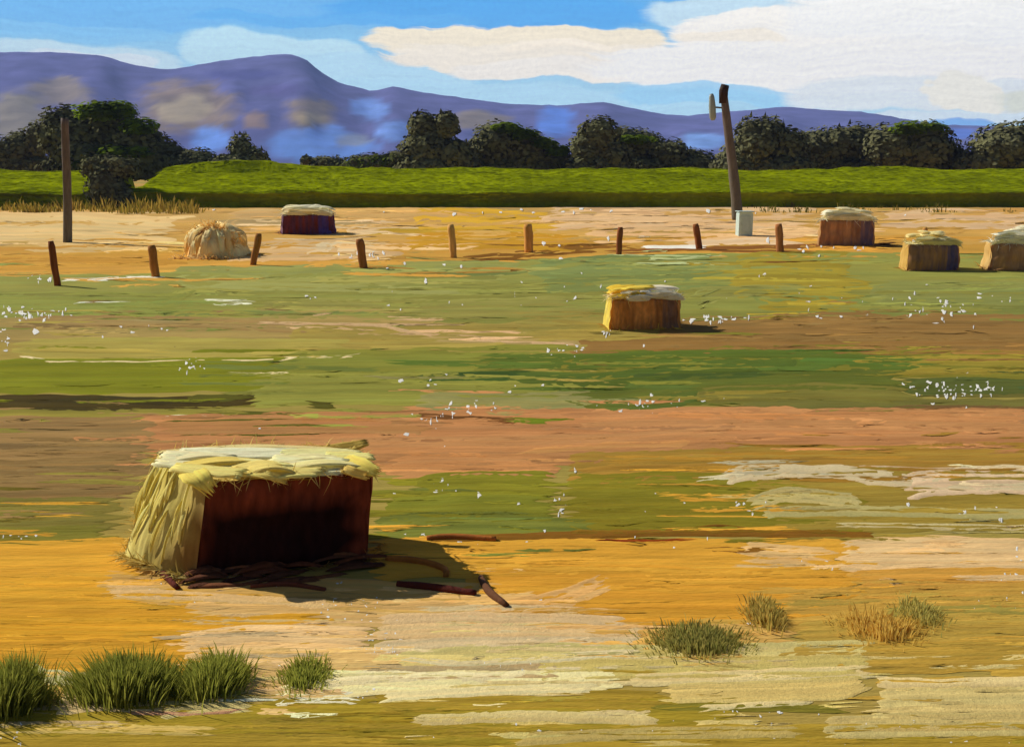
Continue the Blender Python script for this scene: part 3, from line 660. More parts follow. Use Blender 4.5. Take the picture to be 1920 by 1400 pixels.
tree(136, [(1200, 276, 48, 34), (1250, 288, 44, 26), (1300, 300, 44, 20), (1170, 260, 30, 22)], 'dark tree sloping down to the right towards leaning pole', 2600, .55, green=[(1190, 262, 40, 8)])
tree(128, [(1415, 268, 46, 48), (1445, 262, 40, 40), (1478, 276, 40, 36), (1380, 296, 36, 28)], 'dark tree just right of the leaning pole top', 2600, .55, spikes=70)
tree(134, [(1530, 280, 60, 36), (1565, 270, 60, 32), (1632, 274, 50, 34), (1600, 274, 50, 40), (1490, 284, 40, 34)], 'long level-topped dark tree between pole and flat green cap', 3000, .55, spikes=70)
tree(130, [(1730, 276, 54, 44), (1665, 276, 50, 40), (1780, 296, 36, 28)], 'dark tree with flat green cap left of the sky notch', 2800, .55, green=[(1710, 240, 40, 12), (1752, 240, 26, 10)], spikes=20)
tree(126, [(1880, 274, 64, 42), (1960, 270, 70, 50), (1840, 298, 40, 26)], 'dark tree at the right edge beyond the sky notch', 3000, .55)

# the clipped hedge bank: shaded front wall, bright sloping top
def hedge(x0, x1, label, seed):
    r = random.Random(seed)
    Yf = ground(960, 389).y; Yb = Yf + 13
    xs0, xs1 = at(x0, 388, Yf).x, at(x1, 388, Yf).x
    root = empty('hedge', ((xs0 + xs1) / 2, Yf + 4, 0), label, 'hedge', 'bright green hedges behind the stubble')
    n = max(14, int((xs1 - xs0) / .55)); mb = MB()
    c0, c1 = np.array((.145, .178, .001)), np.array((.31, .36, .002)); P, C = [], []
    for i in range(n + 1):
        X = xs0 + (xs1 - xs0) * i / n; row, cc = [], []
        endk = min(1, min(X - xs0, xs1 - X) / .8 + .05); endk = math.sqrt(max(0, 1 - (1 - endk) ** 2))
        wob = .55 * noise.noise(Vector((X * .09, seed, 0))) + .75 * math.exp(-((X + 30) / 9) ** 2) + .16 * noise.noise(Vector((X * .4, seed, 3)))
        tw = .34 * noise.noise(Vector((X * .06, seed, 8)))
        prof = [(0, 0), (-.10, .5), (-.35, 1.0), (-.7, 1.40 + tw * .7), (-.2, 1.56 + tw * .8), (1.8, 1.84 + tw * .6), (3.6, 2.04), (5, 2.34), (6.4, 2.65), (7.8, 2.96), (9.2, 3.27), (10.6, 3.56 + wob), (11.6, 3.7 + wob), (12.6, 3.1), (13, 0)]
        for q, (dy, z) in enumerate(prof):
            z2 = z * endk + (.10 * noise.noise(Vector((X * .8, dy * 2.2, seed))) + .10 * noise.noise(Vector((X * .22, dy * 1.6, seed + 2)))) * (z > .3)
            row.append((X, Yf + dy + .3 * noise.noise(Vector((X * .5, z, seed))), z2 - (.05 if z == 0 else 0)))
            k = .5 + noise.fractal(Vector((X * .10, dy * .9, seed)), 1, 2, 3) * .9
            cc.append(c0 + (c1 - c0) * min(1, max(0, k)))
        P.append(row); C.append(cc)
    mb.grid(P, C)
    for i, f in enumerate(mb.f): mb.f[i] = f[::-1]
    nd = int((xs1 - xs0) * 80)
    for _ in range(nd):                          # leaf sprays lying along the bank
        i = r.random() * n; a = int(i); f = i - a; q = r.random() * (len(prof) - 3); q = q if q > 3 or r.random() < .3 else q + 3.2; b = int(q); g = q - b
        p = [Vector(P[a + s][b + t_]) for s in (0, 1) for t_ in (0, 1)] if a < n else None
        if p is None: continue
        pt = (p[0] * (1 - g) + p[1] * g) * (1 - f) + (p[2] * (1 - g) + p[3] * g) * f
        nr = (p[2] - p[0]).cross(p[1] - p[0]).normalized()
        nr = (nr + Vector((r.gauss(0, .10), r.gauss(0, .10), r.gauss(0, .10))) * (1 if q > 3 else .4)).normalized()
        t = Vector((1, r.gauss(0, .25), r.gauss(0, .2))); t = (t - nr * t.dot(nr)).normalized(); bt = nr.cross(t)
        s = r.uniform(.25, .9); e = r.uniform(.05, .11)
        k = min(1, max(0, .5 + noise.noise(Vector((pt.x * .12, pt.y * .8, 4))) * .9 + r.uniform(-.14, .14)))
        c = c0 + (c1 - c0) * k; o = pt + nr * r.uniform(.0, .05)
        mb.quad(o - t * s, o - bt * e, o + t * s * .9, o + bt * e, c * r.uniform(.94, 1.06))
    mb.build('foliage', MAT_LEAF, root, smooth=False)
    for k in range(max(3, int((xs1 - xs0) / 9))):   # woody stems inside
        X = xs0 + 1 + (xs1 - xs0 - 2) * r.random(); sm = MB()
        sm.tube([(X, Yf + 3, -.1), (X + r.uniform(-.2, .2), Yf + 3, .8), (X + r.uniform(-.4, .4), Yf + 3.3, 1.7)], [.09, .06, .03], lambda a, b: (.06, .045, .03), 6)
        sm.build('stem', MAT_BARK, root)
hedge(-420, 172, 'short bright green hedge on the left behind the left utility pole', 3)
hedge(232, 2500, 'long bright green hedge stretching right across the back of the stubble', 11)
# dark bush filling the gap between the hedges
tree(101, [(203, 348, 34, 44), (200, 330, 30, 40), (232, 366, 26, 24), (178, 370, 20, 20)], 'dark bush filling the gap between the two green hedges', 1500, .4, name='bush', cat='bush')

# scrubby grass along the foot of the hedge and grass tufts in front
def blades(mb, base, n, rx, ry, h, wd, c0, c1, r, lean=.35):
    for _ in range(n):
        a = r.gauss(0, .45); b = r.gauss(0, .5)
        p = Vector((base.x + a * rx, base.y + b * ry, base.z - .01))
        hh = h * r.uniform(.45, 1.1) * max(.5, 1 - .35 * abs(a)) * (1 + .3 * noise.noise(Vector((p.x * 9, p.y * 9, 1)))); ln = Vector((a * lean * hh * 1.4 + r.gauss(0, .12) * hh, r.gauss(0, .1) * hh, 0))
        w2 = wd * r.uniform(.6, 1.3); ang = r.uniform(-.9, .9); sx = Vector((math.cos(ang), math.sin(ang), 0)) * w2
        c = c0 + (c1 - c0) * r.random(); o = len(mb.v)
        for t in (0, .4, .75):
            q = p + Vector((0, 0, hh * t)) + ln * t * t; k = 1 - t * .55
            mb.v += [tuple(q - sx * k), tuple(q + sx * k)]; mb.c += [tuple(c), tuple(c * 1.05)]
        q = p + Vector((0, 0, hh * .97)) + ln; mb.v.append(tuple(q)); mb.c.append(tuple(c * 1.2))
        mb.f += [(o, o + 1, o + 3, o + 2), (o + 2, o + 3, o + 5, o + 4), (o + 4, o + 5, o + 6)]
TG0, TG1 = alb((112, 118, 44)), alb((150, 148, 62))
TF = [ (20, 1320, 120, 92, 800, TG0, TG1, 'tallest dark green grass tuft at the lower left corner'),
       (238, 1296, 200, 74, 1300, TG0, TG1, 'broadest dark green grass tuft in front of the big bale'),
       (400, 1284, 120, 64, 620, TG0 * 1.15, TG1 * 1.15, 'wispy grass tuft just right of the broadest tuft'),
       (572, 1268, 100, 26, 420, TG0 * 1.3, TG1 * 1.2, 'shortest low grass tuft at the end of the left row'),
       (1308, 1204, 180, 26, 800, alb((128, 130, 62)), alb((176, 160, 84)), 'flat dark olive grass tuft on the golden stubble'),
       (1432, 1156, 66, 32, 300, alb((160, 148, 72)), alb((206, 174, 86)), 'upright olive brown grass tuft with white specks at its foot'),
       (1650, 1180, 150, 30, 360, alb((204, 170, 78)), alb((222, 186, 92)), 'faded yellow-olive grass tuft on the right of the field'),
       (1724, 1152, 80, 22, 220, alb((166, 160, 84)), alb((206, 184, 96)), 'small grey-green grass tuft beside the faded one') ]
for i, (x, y, wx, hp, n, c0, c1, lab) in enumerate(TF):
    n = int(n * 3.0)
    r = random.Random(40 + i); sc = H / (y - YH); b = ground(x, y); b.z = gz(x, y)
    mb = MB(); blades(mb, Vector((b.x, b.y, b.z)), n, wx * sc * .5, 26 * sc * 2.2, hp * sc, 1.5 * sc, c0, c1, r)
    tag(mb.build('grass_tuft', MAT_GRASS), lab, 'grass tuft', 'grass tufts on the field')
mb = MB(); r = random.Random(77)
for k in range(80):
    x = r.uniform(-60, 370); y = r.uniform(388, 402)
    b = ground(x, y); blades(mb, Vector((b.x, b.y, 0)), 16, 1.3, .5, r.uniform(.5, 1.5), .06, alb((96, 92, 30)), alb((170, 140, 60)), r)
for k in range(30):
    x = r.uniform(1380, 1900); y = r.uniform(388, 400)
    b = ground(x, y); blades(mb, Vector((b.x, b.y, 0)), 10, 1.2, .5, r.uniform(.3, .7), .05, alb((80, 86, 30)), alb((130, 116, 50)), r)
tag(mb.build('long_grass', MAT_GRASS), 'dry olive long grass along the foot of the hedge', 'long grass', kind='stuff')

# ------------------------------------------------------------------ poles, posts, box, sticks
def pole(xt, yt, xb, yb, wt, wb, label, head=False):
    Y = ground(xb, yb).y; b = at(xb, yb, Y); t = at(xt, yt, Y); k = Y / F
    root = empty('utility_pole', (b.x, Y, 0), label, 'utility pole', 'utility poles')
    mb = MB(); n = 18; pts, rad = [], []
    for i in range(n + 1):
        f = i / n; p = b.lerp(t, f); p.z -= .1 * (1 - f); p.x += .04 * math.sin(f * 5.0); pts.append(p); rad.append((wb + (wt - wb) * f) * k / 2)
    def cf(a, q):
        f = a / n; v = 1 + .25 * noise.noise(Vector((a * .6, q * 1.1, xb)))
        return (np.array(lin((104, 98, 82))) * (1 - f) + np.array(lin((108, 94, 86))) * f) * v
    mb.tube(pts, rad, cf, 14); mb.build('pole_shaft', MAT_WOOD, root)
    if head:
        cpb = MB(); p0 = t + Vector((0, 0, -28 * k)); cpb.tube([p0, t + Vector((0, 0, -6 * k)), t + Vector((.1, 0, 4 * k))], [8 * k, 8.5 * k, 7.5 * k], lambda a, b: lin((60, 44, 34)), 12)
        cpb.build('pole_cap', MAT_WOOD, root)
        tr = MB(); a = at(1334, 176, Y); c = at(1337, 226, Y)
        tr.tube([a, a.lerp(c, .12), a.lerp(c, .5), a.lerp(c, .9), c], [3 * k, 5 * k, 6.5 * k, 6 * k, 3 * k], lambda a, b: lin((146, 156, 150)), 12)
        tf = tr.build('transformer', MAT_PAINT, root)
        br = MB(); m_ = a.lerp(c, .5); e = at(1362, 203, Y); br.tube([m_, e], [1.6 * k, 1.6 * k], lambda a, b: lin((90, 84, 76)), 8)
        br.build('bracket', MAT_PAINT, root)
    return root
pole(123, 222, 126, 456, 13, 16, 'straight plain weathered utility pole in front of the domed tree')
pole(1357, 164, 1384, 414, 13, 21, 'leaning utility pole with dark cap and small grey canister', head=True)
# pale metal box at the foot of the leaning pole
Yx = ground(1400, 444).y; kx = Yx / F; a = at(1382, 440, Yx); d = at(1416, 396, Yx)
root = empty('utility_box', ((a.x + d.x) / 2, Yx, 0), 'pale blue-green metal box at the foot of the leaning pole', 'utility box')
def boxmesh(mb, x0, x1, y0, y1, z0, z1, c, bev=.12):
    pr = [(x0 + bev, z0), (x1 - bev, z0), (x1, z0 + bev), (x1, z1 - bev), (x1 - bev, z1), (x0 + bev, z1), (x0, z1 - bev), (x0, z0 + bev)]
    o = len(mb.v)
    for y in (y0, y1):
        for (x, z) in pr: mb.v.append((x, y, z)); mb.c.append(tuple(c))
    for q in range(8): mb.f.append((o + q, o + (q + 1) % 8, o + 8 + (q + 1) % 8, o + 8 + q))
    mb.f.append(tuple(o + q for q in range(8))[::-1]); mb.f.append(tuple(o + 8 + q for q in range(8)))
cb = np.array(lin((186, 206, 196)))
mb = MB(); boxmesh(mb, a.x + 2 * kx, d.x - 4 * kx, Yx - .1, Yx + .7, -.05, d.z - 2 * kx, cb, .08); boxmesh(mb, a.x, d.x - 2 * kx, Yx - .2, Yx + .8, d.z - 1.9 * kx, d.z, cb * .92, .03)
mb.build('cabinet', MAT_PAINT, root, smooth=False)
mb = MB(); boxmesh(mb, a.x + 7 * kx, d.x - 9 * kx, Yx - .14, Yx - .098, 8 * kx, d.z - 8 * kx, cb * .86, .04); mb.build('door_panel', MAT_PAINT, root, smooth=False)

PO = [(95, 452, 108, 536, 15, (120, 62, 26), 'dark leaning fence post at the left end of the row'), (284, 460, 292, 520, 19, (150, 96, 40), 'stout brown fence post below the pale mound'),
      (486, 438, 474, 498, 15, (140, 92, 38), 'brown fence post leaning right below the maroon bale'), (674, 448, 682, 504, 19, (140, 84, 38), 'thick reddish brown fence post right of the maroon bale'),
      (845, 421, 851, 484, 16, (196, 148, 78), 'thin tan fence post fading into the gold stubble'), (990, 420, 992, 474, 20, (192, 136, 66), 'broad tan fence post at the end of the gold stubble'),
      (1163, 426, 1160, 478, 13, (128, 72, 34), 'slim dark brown fence post above the yellow-capped bale'), (1304, 420, 1312, 468, 15, (128, 76, 36), 'dark fence post left of the leaning pole foot'),
      (1460, 420, 1463, 474, 17, (156, 100, 56), 'brown fence post between pale box and cream-capped bale'), (1734, 427, 1736, 452, 11, (176, 128, 66), 'short tan fence post peeping over a cream-capped bale')]
for (xt, yt, xb, yb, wd, c, lab) in PO:
    Y = ground(xb, yb).y; b = at(xb, yb, Y); t = at(xt, yt, Y); k = Y / F; mb = MB(); n = 8
    pts = [b.lerp(t, i / n) + Vector((.008 * math.sin(i * 1.1 + xt), 0, -.08 if i == 0 else 0)) for i in range(n + 1)]
    cc = alb(c)
    mb.tube(pts, [wd * .82 * k / 2 * (1 + .035 * math.sin(i * 1.7 + xb)) for i in range(n)] + [wd * .82 * k / 2 * .8], lambda a, q: cc * (1.25 + .5 * noise.noise(Vector((q * 1.4, a * .2, xb)))), 12)
    tag(mb.build('fence_post', MAT_WOOD), lab, 'fence post', 'fence posts along the stubble edge')

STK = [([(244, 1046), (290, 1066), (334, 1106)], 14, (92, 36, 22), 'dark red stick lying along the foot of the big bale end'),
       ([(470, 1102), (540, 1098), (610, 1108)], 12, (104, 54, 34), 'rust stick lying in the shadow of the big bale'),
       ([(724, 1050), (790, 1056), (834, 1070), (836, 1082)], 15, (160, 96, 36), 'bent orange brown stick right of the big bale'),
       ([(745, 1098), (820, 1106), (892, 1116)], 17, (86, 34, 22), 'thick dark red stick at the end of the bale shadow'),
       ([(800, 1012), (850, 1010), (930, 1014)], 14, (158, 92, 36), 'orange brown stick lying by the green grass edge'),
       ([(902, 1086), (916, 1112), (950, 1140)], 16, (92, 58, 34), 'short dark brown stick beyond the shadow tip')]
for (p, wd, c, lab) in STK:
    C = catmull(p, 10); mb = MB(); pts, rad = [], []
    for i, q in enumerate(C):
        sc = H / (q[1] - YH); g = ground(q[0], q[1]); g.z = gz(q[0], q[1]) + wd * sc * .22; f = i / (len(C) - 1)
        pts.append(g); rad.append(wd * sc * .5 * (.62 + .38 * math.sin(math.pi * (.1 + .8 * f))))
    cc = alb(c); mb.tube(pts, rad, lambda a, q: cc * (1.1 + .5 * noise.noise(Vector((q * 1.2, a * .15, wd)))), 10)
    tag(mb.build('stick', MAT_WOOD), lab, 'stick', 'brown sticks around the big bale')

# ------------------------------------------------------------------ bales
def ribbon(mb, ctrl, wv, nv, col, nb=14, amp=.02, lift=.02, ragged=.12, jit=.10, seed=0, step=.05, drop=.03):
    """a combed lock of straw along 3-D points; wv = half-width vectors, nv = outward normals"""
    r = random.Random(seed + 91)
    C = catmull([tuple(p) for p in ctrl], step); n = len(C) - 1
    ts = np.linspace(0, len(ctrl) - 1, n + 1)
    Wv = np.array([tuple(v) for v in wv]); Nv = np.array([tuple(v) for v in nv])
    wi = np.stack([np.interp(ts, range(len(ctrl)), Wv[:, a]) for a in range(3)], 1); ni = np.stack([np.interp(ts, range(len(ctrl)), Nv[:, a]) for a in range(3)], 1)
    base = alb(col); bh = [r.uniform(-1, 1) for _ in range(nb + 1)]; bc = []
    for j in range(nb + 1):
        hue = (r.random() - .5) * jit; bc.append(base * (1 + jit * r.uniform(-1, 1)) * np.array((1 + hue * .4, 1, 1 - hue)))
    s0 = [r.random() ** 2 * ragged for _ in range(nb + 1)]; s1 = [r.random() ** 1.5 * ragged for _ in range(nb + 1)]
    P, K = [], []
    for i in range(n + 1):
        row, cc = [], []
        for j in range(nb + 1):
            q = 2 * j / nb - 1; t = s0[j] + (1 - s0[j] - s1[j]) * i / n; x = t * n; a = min(n - 1, int(x)); f = x - a
            c = C[a] * (1 - f) + C[a + 1] * f; wd = wi[a] * (1 - f) + wi[a + 1] * f; nn = ni[a] * (1 - f) + ni[a + 1] * f
            h = lift + .38 * amp * bh[j] * (.7 + .5 * noise.noise(Vector((i * .2, j, seed)))) + amp * .7 * noise.noise(Vector((i * .15, j * .2, seed + 5)))
            if j in (0, nb) or i in (0, n): h = -drop * .3
            row.append(c + wd * q * (1 + .15 * noise.noise(Vector((i * .2, seed, q)))) + nn * h); cc.append(bc[j] * (1 + .12 * noise.noise(Vector((i * .12, j * .3, seed)))))
        P.append(row); K.append(cc)
    mb.grid(P, K)
def straws(mb, pts, n, ln, wd, dirf, c0, c1, r):
    for _ in range(n):
        k = r.random() * (len(pts) - 1); a = int(k); p = Vector(pts[a]).lerp(Vector(pts[min(a + 1, len(pts) - 1)]), k - a)
        d = dirf(r).normalized(); l = ln * r.uniform(.4, 1.3); s = d.cross(Vector((r.uniform(-1, 1), r.uniform(-1, 1), r.uniform(-1, 1)))).normalized() * wd
        bend = Vector((r.gauss(0, .2), r.gauss(0, .2), -r.random() * .35)) * l; c = c0 + (c1 - c0) * r.random()
        mb.quad(p - s, p + s, p + d * l * .55 + bend * .3 + s * .8, p + d * l * .55 + bend * .3 - s * .8, c)
        mb.tri(p + d * l * .55 + bend * .3 - s * .8, p + d * l * .55 + bend * .3 + s * .8, p + d * l + bend, c)
def hexbody(mb, Bc, Tc, faces, nu=30, nv=22, colf=None, dispf=None):
    """faces: list of corner index pairs (a,b); each wall runs from bottom a->b up to top a->b; 'top' closes the block"""
    for (a, b) in faces:
        nrm = (Bc[b] - Bc[a]).cross(Tc[a] - Bc[a]).normalized()
        P, C = [], []
        for i in range(nu + 1):
            row, cc = [], []
            for j in range(nv + 1):
                u, v = i / nu, j / nv
                p = Bc[a].lerp(Bc[b], u).lerp(Tc[a].lerp(Tc[b], u), v)
                row.append(p + nrm * dispf((a, b), u, v)); cc.append(colf((a, b), u, v))
            P.append(row); C.append(cc)
        mb.grid(P, C)

# --- the big slumped bale in front
def big_bale():
    N0 = ground(366, 1086); N1 = ground(688, 1052); N3 = ground(232, 1040); N2 = N1 + (N3 - N0) * .9 + Vector((.25, .35, 0))
    Y0, Y1, Y3 = N0.y, N1.y, N3.y
    T0 = at(388, 905, Y0 + .10); T1 = at(700, 884, Y1 + .0); T3 = at(296, 850, Y3 + .42); T2 = at(655, 842, Y1 + .95)
    Bc = [N0, N1, N2, N3]; Tc = [T0, T1, T2, T3]
    ctr = (N0 + N1 + N2 + N3) / 4
    root = empty('hay_bale', (ctr.x, ctr.y, 0), 'large slumped bale in front with dark maroon face and yellow straw top', 'hay bale')
    g = Vector((0, 0, gz(400, 1080) * .6))
    red, dk, olive = alb((112, 52, 34)), alb((36, 16, 14)), alb((186, 172, 92))  # russet hay; dk paints the deep shade of the face near black
    def disp(f, u, v):
        d = .030 * noise.noise(Vector((u * 26, v * 3, f[0] * 5))) + .05 * noise.noise(Vector((u * 3, v * 3, f[0] * 5 + 2)))
        e = min(u, 1 - u, 1 - v); d -= .015 * max(0, 1 - e / .06) ** 2
        if f == (0, 1):
            wob = .05 * noise.noise(Vector((u * 6, v * 6, 3)))
            lim = .60 + .12 * u + .10 * noise.noise(Vector((u * 7, 4, 1)))
            wob = .10 * noise.noise(Vector((u * 4, v * 4, 3))) + .04 * noise.noise(Vector((u * 14, v * 9, 6)))
            k = min(1, max(0, min((u + .05) / .09, (.95 - u + wob * .5) / .08, (lim - v + wob) / .10)))
            d -= .015 * k * k * (3 - 2 * k)
        return d
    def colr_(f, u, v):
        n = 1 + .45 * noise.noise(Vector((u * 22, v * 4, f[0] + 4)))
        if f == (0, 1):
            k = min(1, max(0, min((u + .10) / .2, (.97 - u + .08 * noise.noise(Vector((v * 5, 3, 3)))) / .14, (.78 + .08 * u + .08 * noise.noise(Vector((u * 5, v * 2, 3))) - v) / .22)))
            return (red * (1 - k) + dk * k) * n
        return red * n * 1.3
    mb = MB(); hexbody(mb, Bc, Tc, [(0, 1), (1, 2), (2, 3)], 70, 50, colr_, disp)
    P, C = [], []
    for i in range(31):
        row, cc = [], []
        for j in range(25):
            u, v = i / 30, j / 24; p = T0.lerp(T1, u).lerp(T3.lerp(T2, u), v)
            row.append(p + Vector((0, 0, .03 * noise.noise(Vector((u * 8, v * 8, 1))) - .03))); cc.append(alb((206, 180, 96)))
        P.append(row); C.append(cc)
    mb.grid(P, C)
    mb.build('hay_body', MAT_HAY, root)
    # flared straw end, combed downwards and outwards
    en = MB(); nrm = (N0 - N3).cross(T3 - N3).normalized(); R = random.Random(3)
    def de(f, u, v):
        ed = min(1, (1 - u) / .12, u / .06)
        return .02 * ed + .10 * (1 - v) * math.sin(math.pi * min(1, u * 1.02)) + ed * .014 * noise.noise(Vector((u * 30, v * 2.5, 8))) + ed * .05 * noise.noise(Vector((u * 5, v * 2, 2)))
    def ce(f, u, v):
        n = .5 + .8 * noise.noise(Vector((u * 4 + v * 2, v * 1.6, 5))); n = min(1, max(0, n))
        c = alb((200, 180, 84)) * (1 - n) + alb((250, 236, 146)) * n
        e = min(1, max(0, (u - .50 + .22 * (.5 - v) + .15 * noise.noise(Vector((u * 3, v * 4, 2)))) / .5)) * .85; c = c * (1 - e) + alb((128, 84, 44)) * e
        return c * (1 + .16 * noise.noise(Vector((u * 34, v * 4, 6))))
    hexbody(en, [N3, N0], [T3, T0], [(0, 1)], 46, 34, ce, de)
    for k in range(20):
        u = R.uniform(.02, .80); t = T3.lerp(T0, u) + nrm * .03; b = N3.lerp(N0, min(1, max(0, u + R.gauss(0, .05)))) + nrm * (.10 * math.sin(math.pi * u) + .04)
        v0 = R.uniform(.0, .45); v1 = min(1, v0 + R.uniform(.35, .7)); p0, p1 = t.lerp(b, v0), t.lerp(b, v1); mid = (p0 + p1) / 2 + nrm * .03
        wv = (N0 - N3).normalized() * R.uniform(.008, .024)
        ribbon(en, [p0, mid, p1], [wv * .7, wv, wv * .6], [nrm] * 3, R.choice([(240, 224, 126), (226, 208, 108), (250, 236, 146)]), 6, .005, .008, .3, .12, k, .05)
    tag(en.build('straw_end', MAT_LOCK, root), 'flared olive yellow straw end')
    # straw top: thick combed locks along the top, some hanging over the edges
    cp = MB(); up = Vector((0, -.25, 1)); al = (T1 - T0).normalized(); bk = (T3 - T0).normalized()
    def tp(u, v, z=0): return T0.lerp(T1, u).lerp(T3.lerp(T2, u), v) + Vector((0, 0, z))
    LK = [(-.02, .98, .9, .16, (240, 220, 150)), (.1, .8, .72, .18, (248, 232, 168)), (.3, 1.02, .55, .18, (236, 214, 132)), (-.03, .34, .62, .2, (246, 232, 180)),
          (-.02, .5, .38, .2, (240, 214, 112)), (.42, .98, .3, .2, (250, 236, 170)), (.18, .62, .2, .18, (244, 220, 128)), (.46, .97, .08, .17, (250, 234, 160)), (.24, .52, .02, .16, (246, 222, 128))]
    for k, (u0, u1, v, wd, c) in enumerate(LK):
        um = (u0 + u1) / 2; z = .02 + .006 * (k % 3) + .003 * k
        w_ = bk * wd * .55
        ribbon(cp, [tp(u0, v + .05, z), tp(um, v, z + .05), tp(u1, v - .05, z)], [w_ * .8, w_, w_ * .7], [up] * 3, c, 16, .008, .012, .10, .10, 40 + k, .05)
    # locks folded over the front edge
    fr = Vector((0, -1, .2)); dn = Vector((0, 0, -1))
    HG = [((348, 878), (374, 896), (402, 926), 34, (250, 226, 112)), ((292, 858), (360, 862), (440, 866), 46, (250, 240, 190)), ((400, 870), (470, 876), (545, 884), 40, (252, 236, 156)),
          ((430, 882), (520, 886), (610, 888), 26, (248, 226, 132)), ((500, 866), (580, 872), (656, 874), 46, (253, 243, 184)), ((470, 884), (510, 892), (544, 902), 22, (246, 222, 124)),
          ((640, 858), (676, 872), (714, 890), 30, (250, 224, 110)), ((640, 876), (668, 886), (694, 893), 24, (240, 206, 110)), ((600, 856), (650, 858), (704, 862), 30, (252, 236, 148)), ((320, 874), (390, 882), (460, 888), 24, (248, 230, 136)),
          ((330, 848), (450, 850), (560, 850), 30, (252, 244, 200)), ((520, 850), (600, 850), (680, 852), 26, (250, 238, 164))]
    for k, (p0, p1, p2, wp, c) in enumerate(HG):
        Q, WV, NV = [], [], []
        for (x, y) in (p0, p1, p2):
            u = min(1, max(0, (x - 388) / 312)); Yf = Y0 + .1 + (Y1 - Y0 - .1) * u; q = ground(x, y, T0.z + (T1.z - T0.z) * u + .045 + .003 * k)
            if k in (0, 5, 6, 7) and q.y < Yf - .05: q = at(x, y, Yf - .06 - .006 * k); NV.append(Vector((-.2, -.8, .55)))
            else:
                q.y = max(q.y, Yf - .07); NV.append(Vector((-.15, -.2, .97)))
            Q.append(q)
        d = (Q[2] - Q[0]).normalized()
        for n_ in NV:
            wv_ = n_.normalized().cross(d).normalized(); WV.append(wv_ * wp * H / 1100 * (.55 if n_.z < .7 else 1.15))
        ribbon(cp, Q, [WV[0] * .8, WV[1], WV[2] * .9], NV, c, 20, .008, .012, .2, .10, 70 + k, .03)
    Q = [at(590, 848, Y1 + .90), at(640, 842, Y1 + .90), at(694, 828, Y1 + .90)]
    ribbon(cp, Q, [Vector((0, .05, .05)), Vector((0, .05, .06)), Vector((0, .03, .02))], [Vector((0, -.7, .7))] * 3, (214, 186, 96), 9, .012, .02, .2, .1, 99, .04)
    sk = MB()                                    # dark hay added to carry the face's shade on to the ground
    al_ = (N1 - N0).normalized(); of_ = Vector((al_.y, -al_.x, 0))
    for k in range(34):                          # lying along the foot, thinning outwards
        u = R.uniform(.02, 1.02); f_ = R.random() ** 1.6 * .34; ln = R.uniform(.22, .60); z_ = max(.012, .09 - f_ * .3) * R.uniform(.6, 1.2)
        c_ = N0.lerp(N1, u) + of_ * (f_ - .02); t_ = R.gauss(0, .18)
        d_ = (al_ + of_ * t_).normalized() * ln * .5
        wv = of_ * R.uniform(.025, .055)
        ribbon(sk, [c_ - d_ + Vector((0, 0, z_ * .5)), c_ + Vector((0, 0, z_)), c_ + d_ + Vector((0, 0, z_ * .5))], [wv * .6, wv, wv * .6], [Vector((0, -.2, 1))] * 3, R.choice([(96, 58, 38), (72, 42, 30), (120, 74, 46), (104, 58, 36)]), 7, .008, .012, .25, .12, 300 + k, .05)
    tag(sk.build('shadow_hay', MAT_HAY, root), 'added dark brown hay blending the foot of the face into its shadow')
    ls = cp; c0, c1 = alb((206, 172, 82)), alb((250, 228, 140))
    straws(ls, [tp(0, 0, .03), tp(.5, -.02, .04), tp(1, 0, .03), tp(1, .5, .03), tp(1, 1, .03)], 150, .16, .005, lambda r: Vector((r.gauss(.3, .8), -abs(r.gauss(.5, .4)), r.gauss(-.1, .5))), c0, c1, R)
    straws(ls, [tp(0, 1, .03), tp(.5, 1, .05), tp(1, 1, .03)], 90, .15, .005, lambda r: Vector((r.gauss(0, 1), r.gauss(0, .5), abs(r.gauss(.4, .4)))), c0, c1, R)
    straws(ls, [N3 + nrm * .05, N3.lerp(N0, .5) + nrm * .14, N0 + nrm * .05], 170, .16, .006, lambda r: Vector((r.gauss(-.6, .5), r.gauss(-.6, .5), abs(r.gauss(.2, .4)))), alb((150, 128, 56)), c1, R)
    straws(ls, [N0, N1, N1 + Vector((.1, .5, 0))], 120, .18, .005, lambda r: Vector((r.gauss(.3, .8), r.gauss(-.7, .4), abs(r.gauss(.15, .3)))), alb((120, 84, 40)), alb((190, 140, 70)), R)
    straws(ls, [T3, N3], 70, .12, .005, lambda r: Vector((-abs(r.gauss(.7, .4)), r.gauss(-.2, .5), r.gauss(0, .6))), c0, c1, R)
    tag(cp.build('straw_top', MAT_LOCK, root), 'pale yellow straw in thick locks')
big_bale()

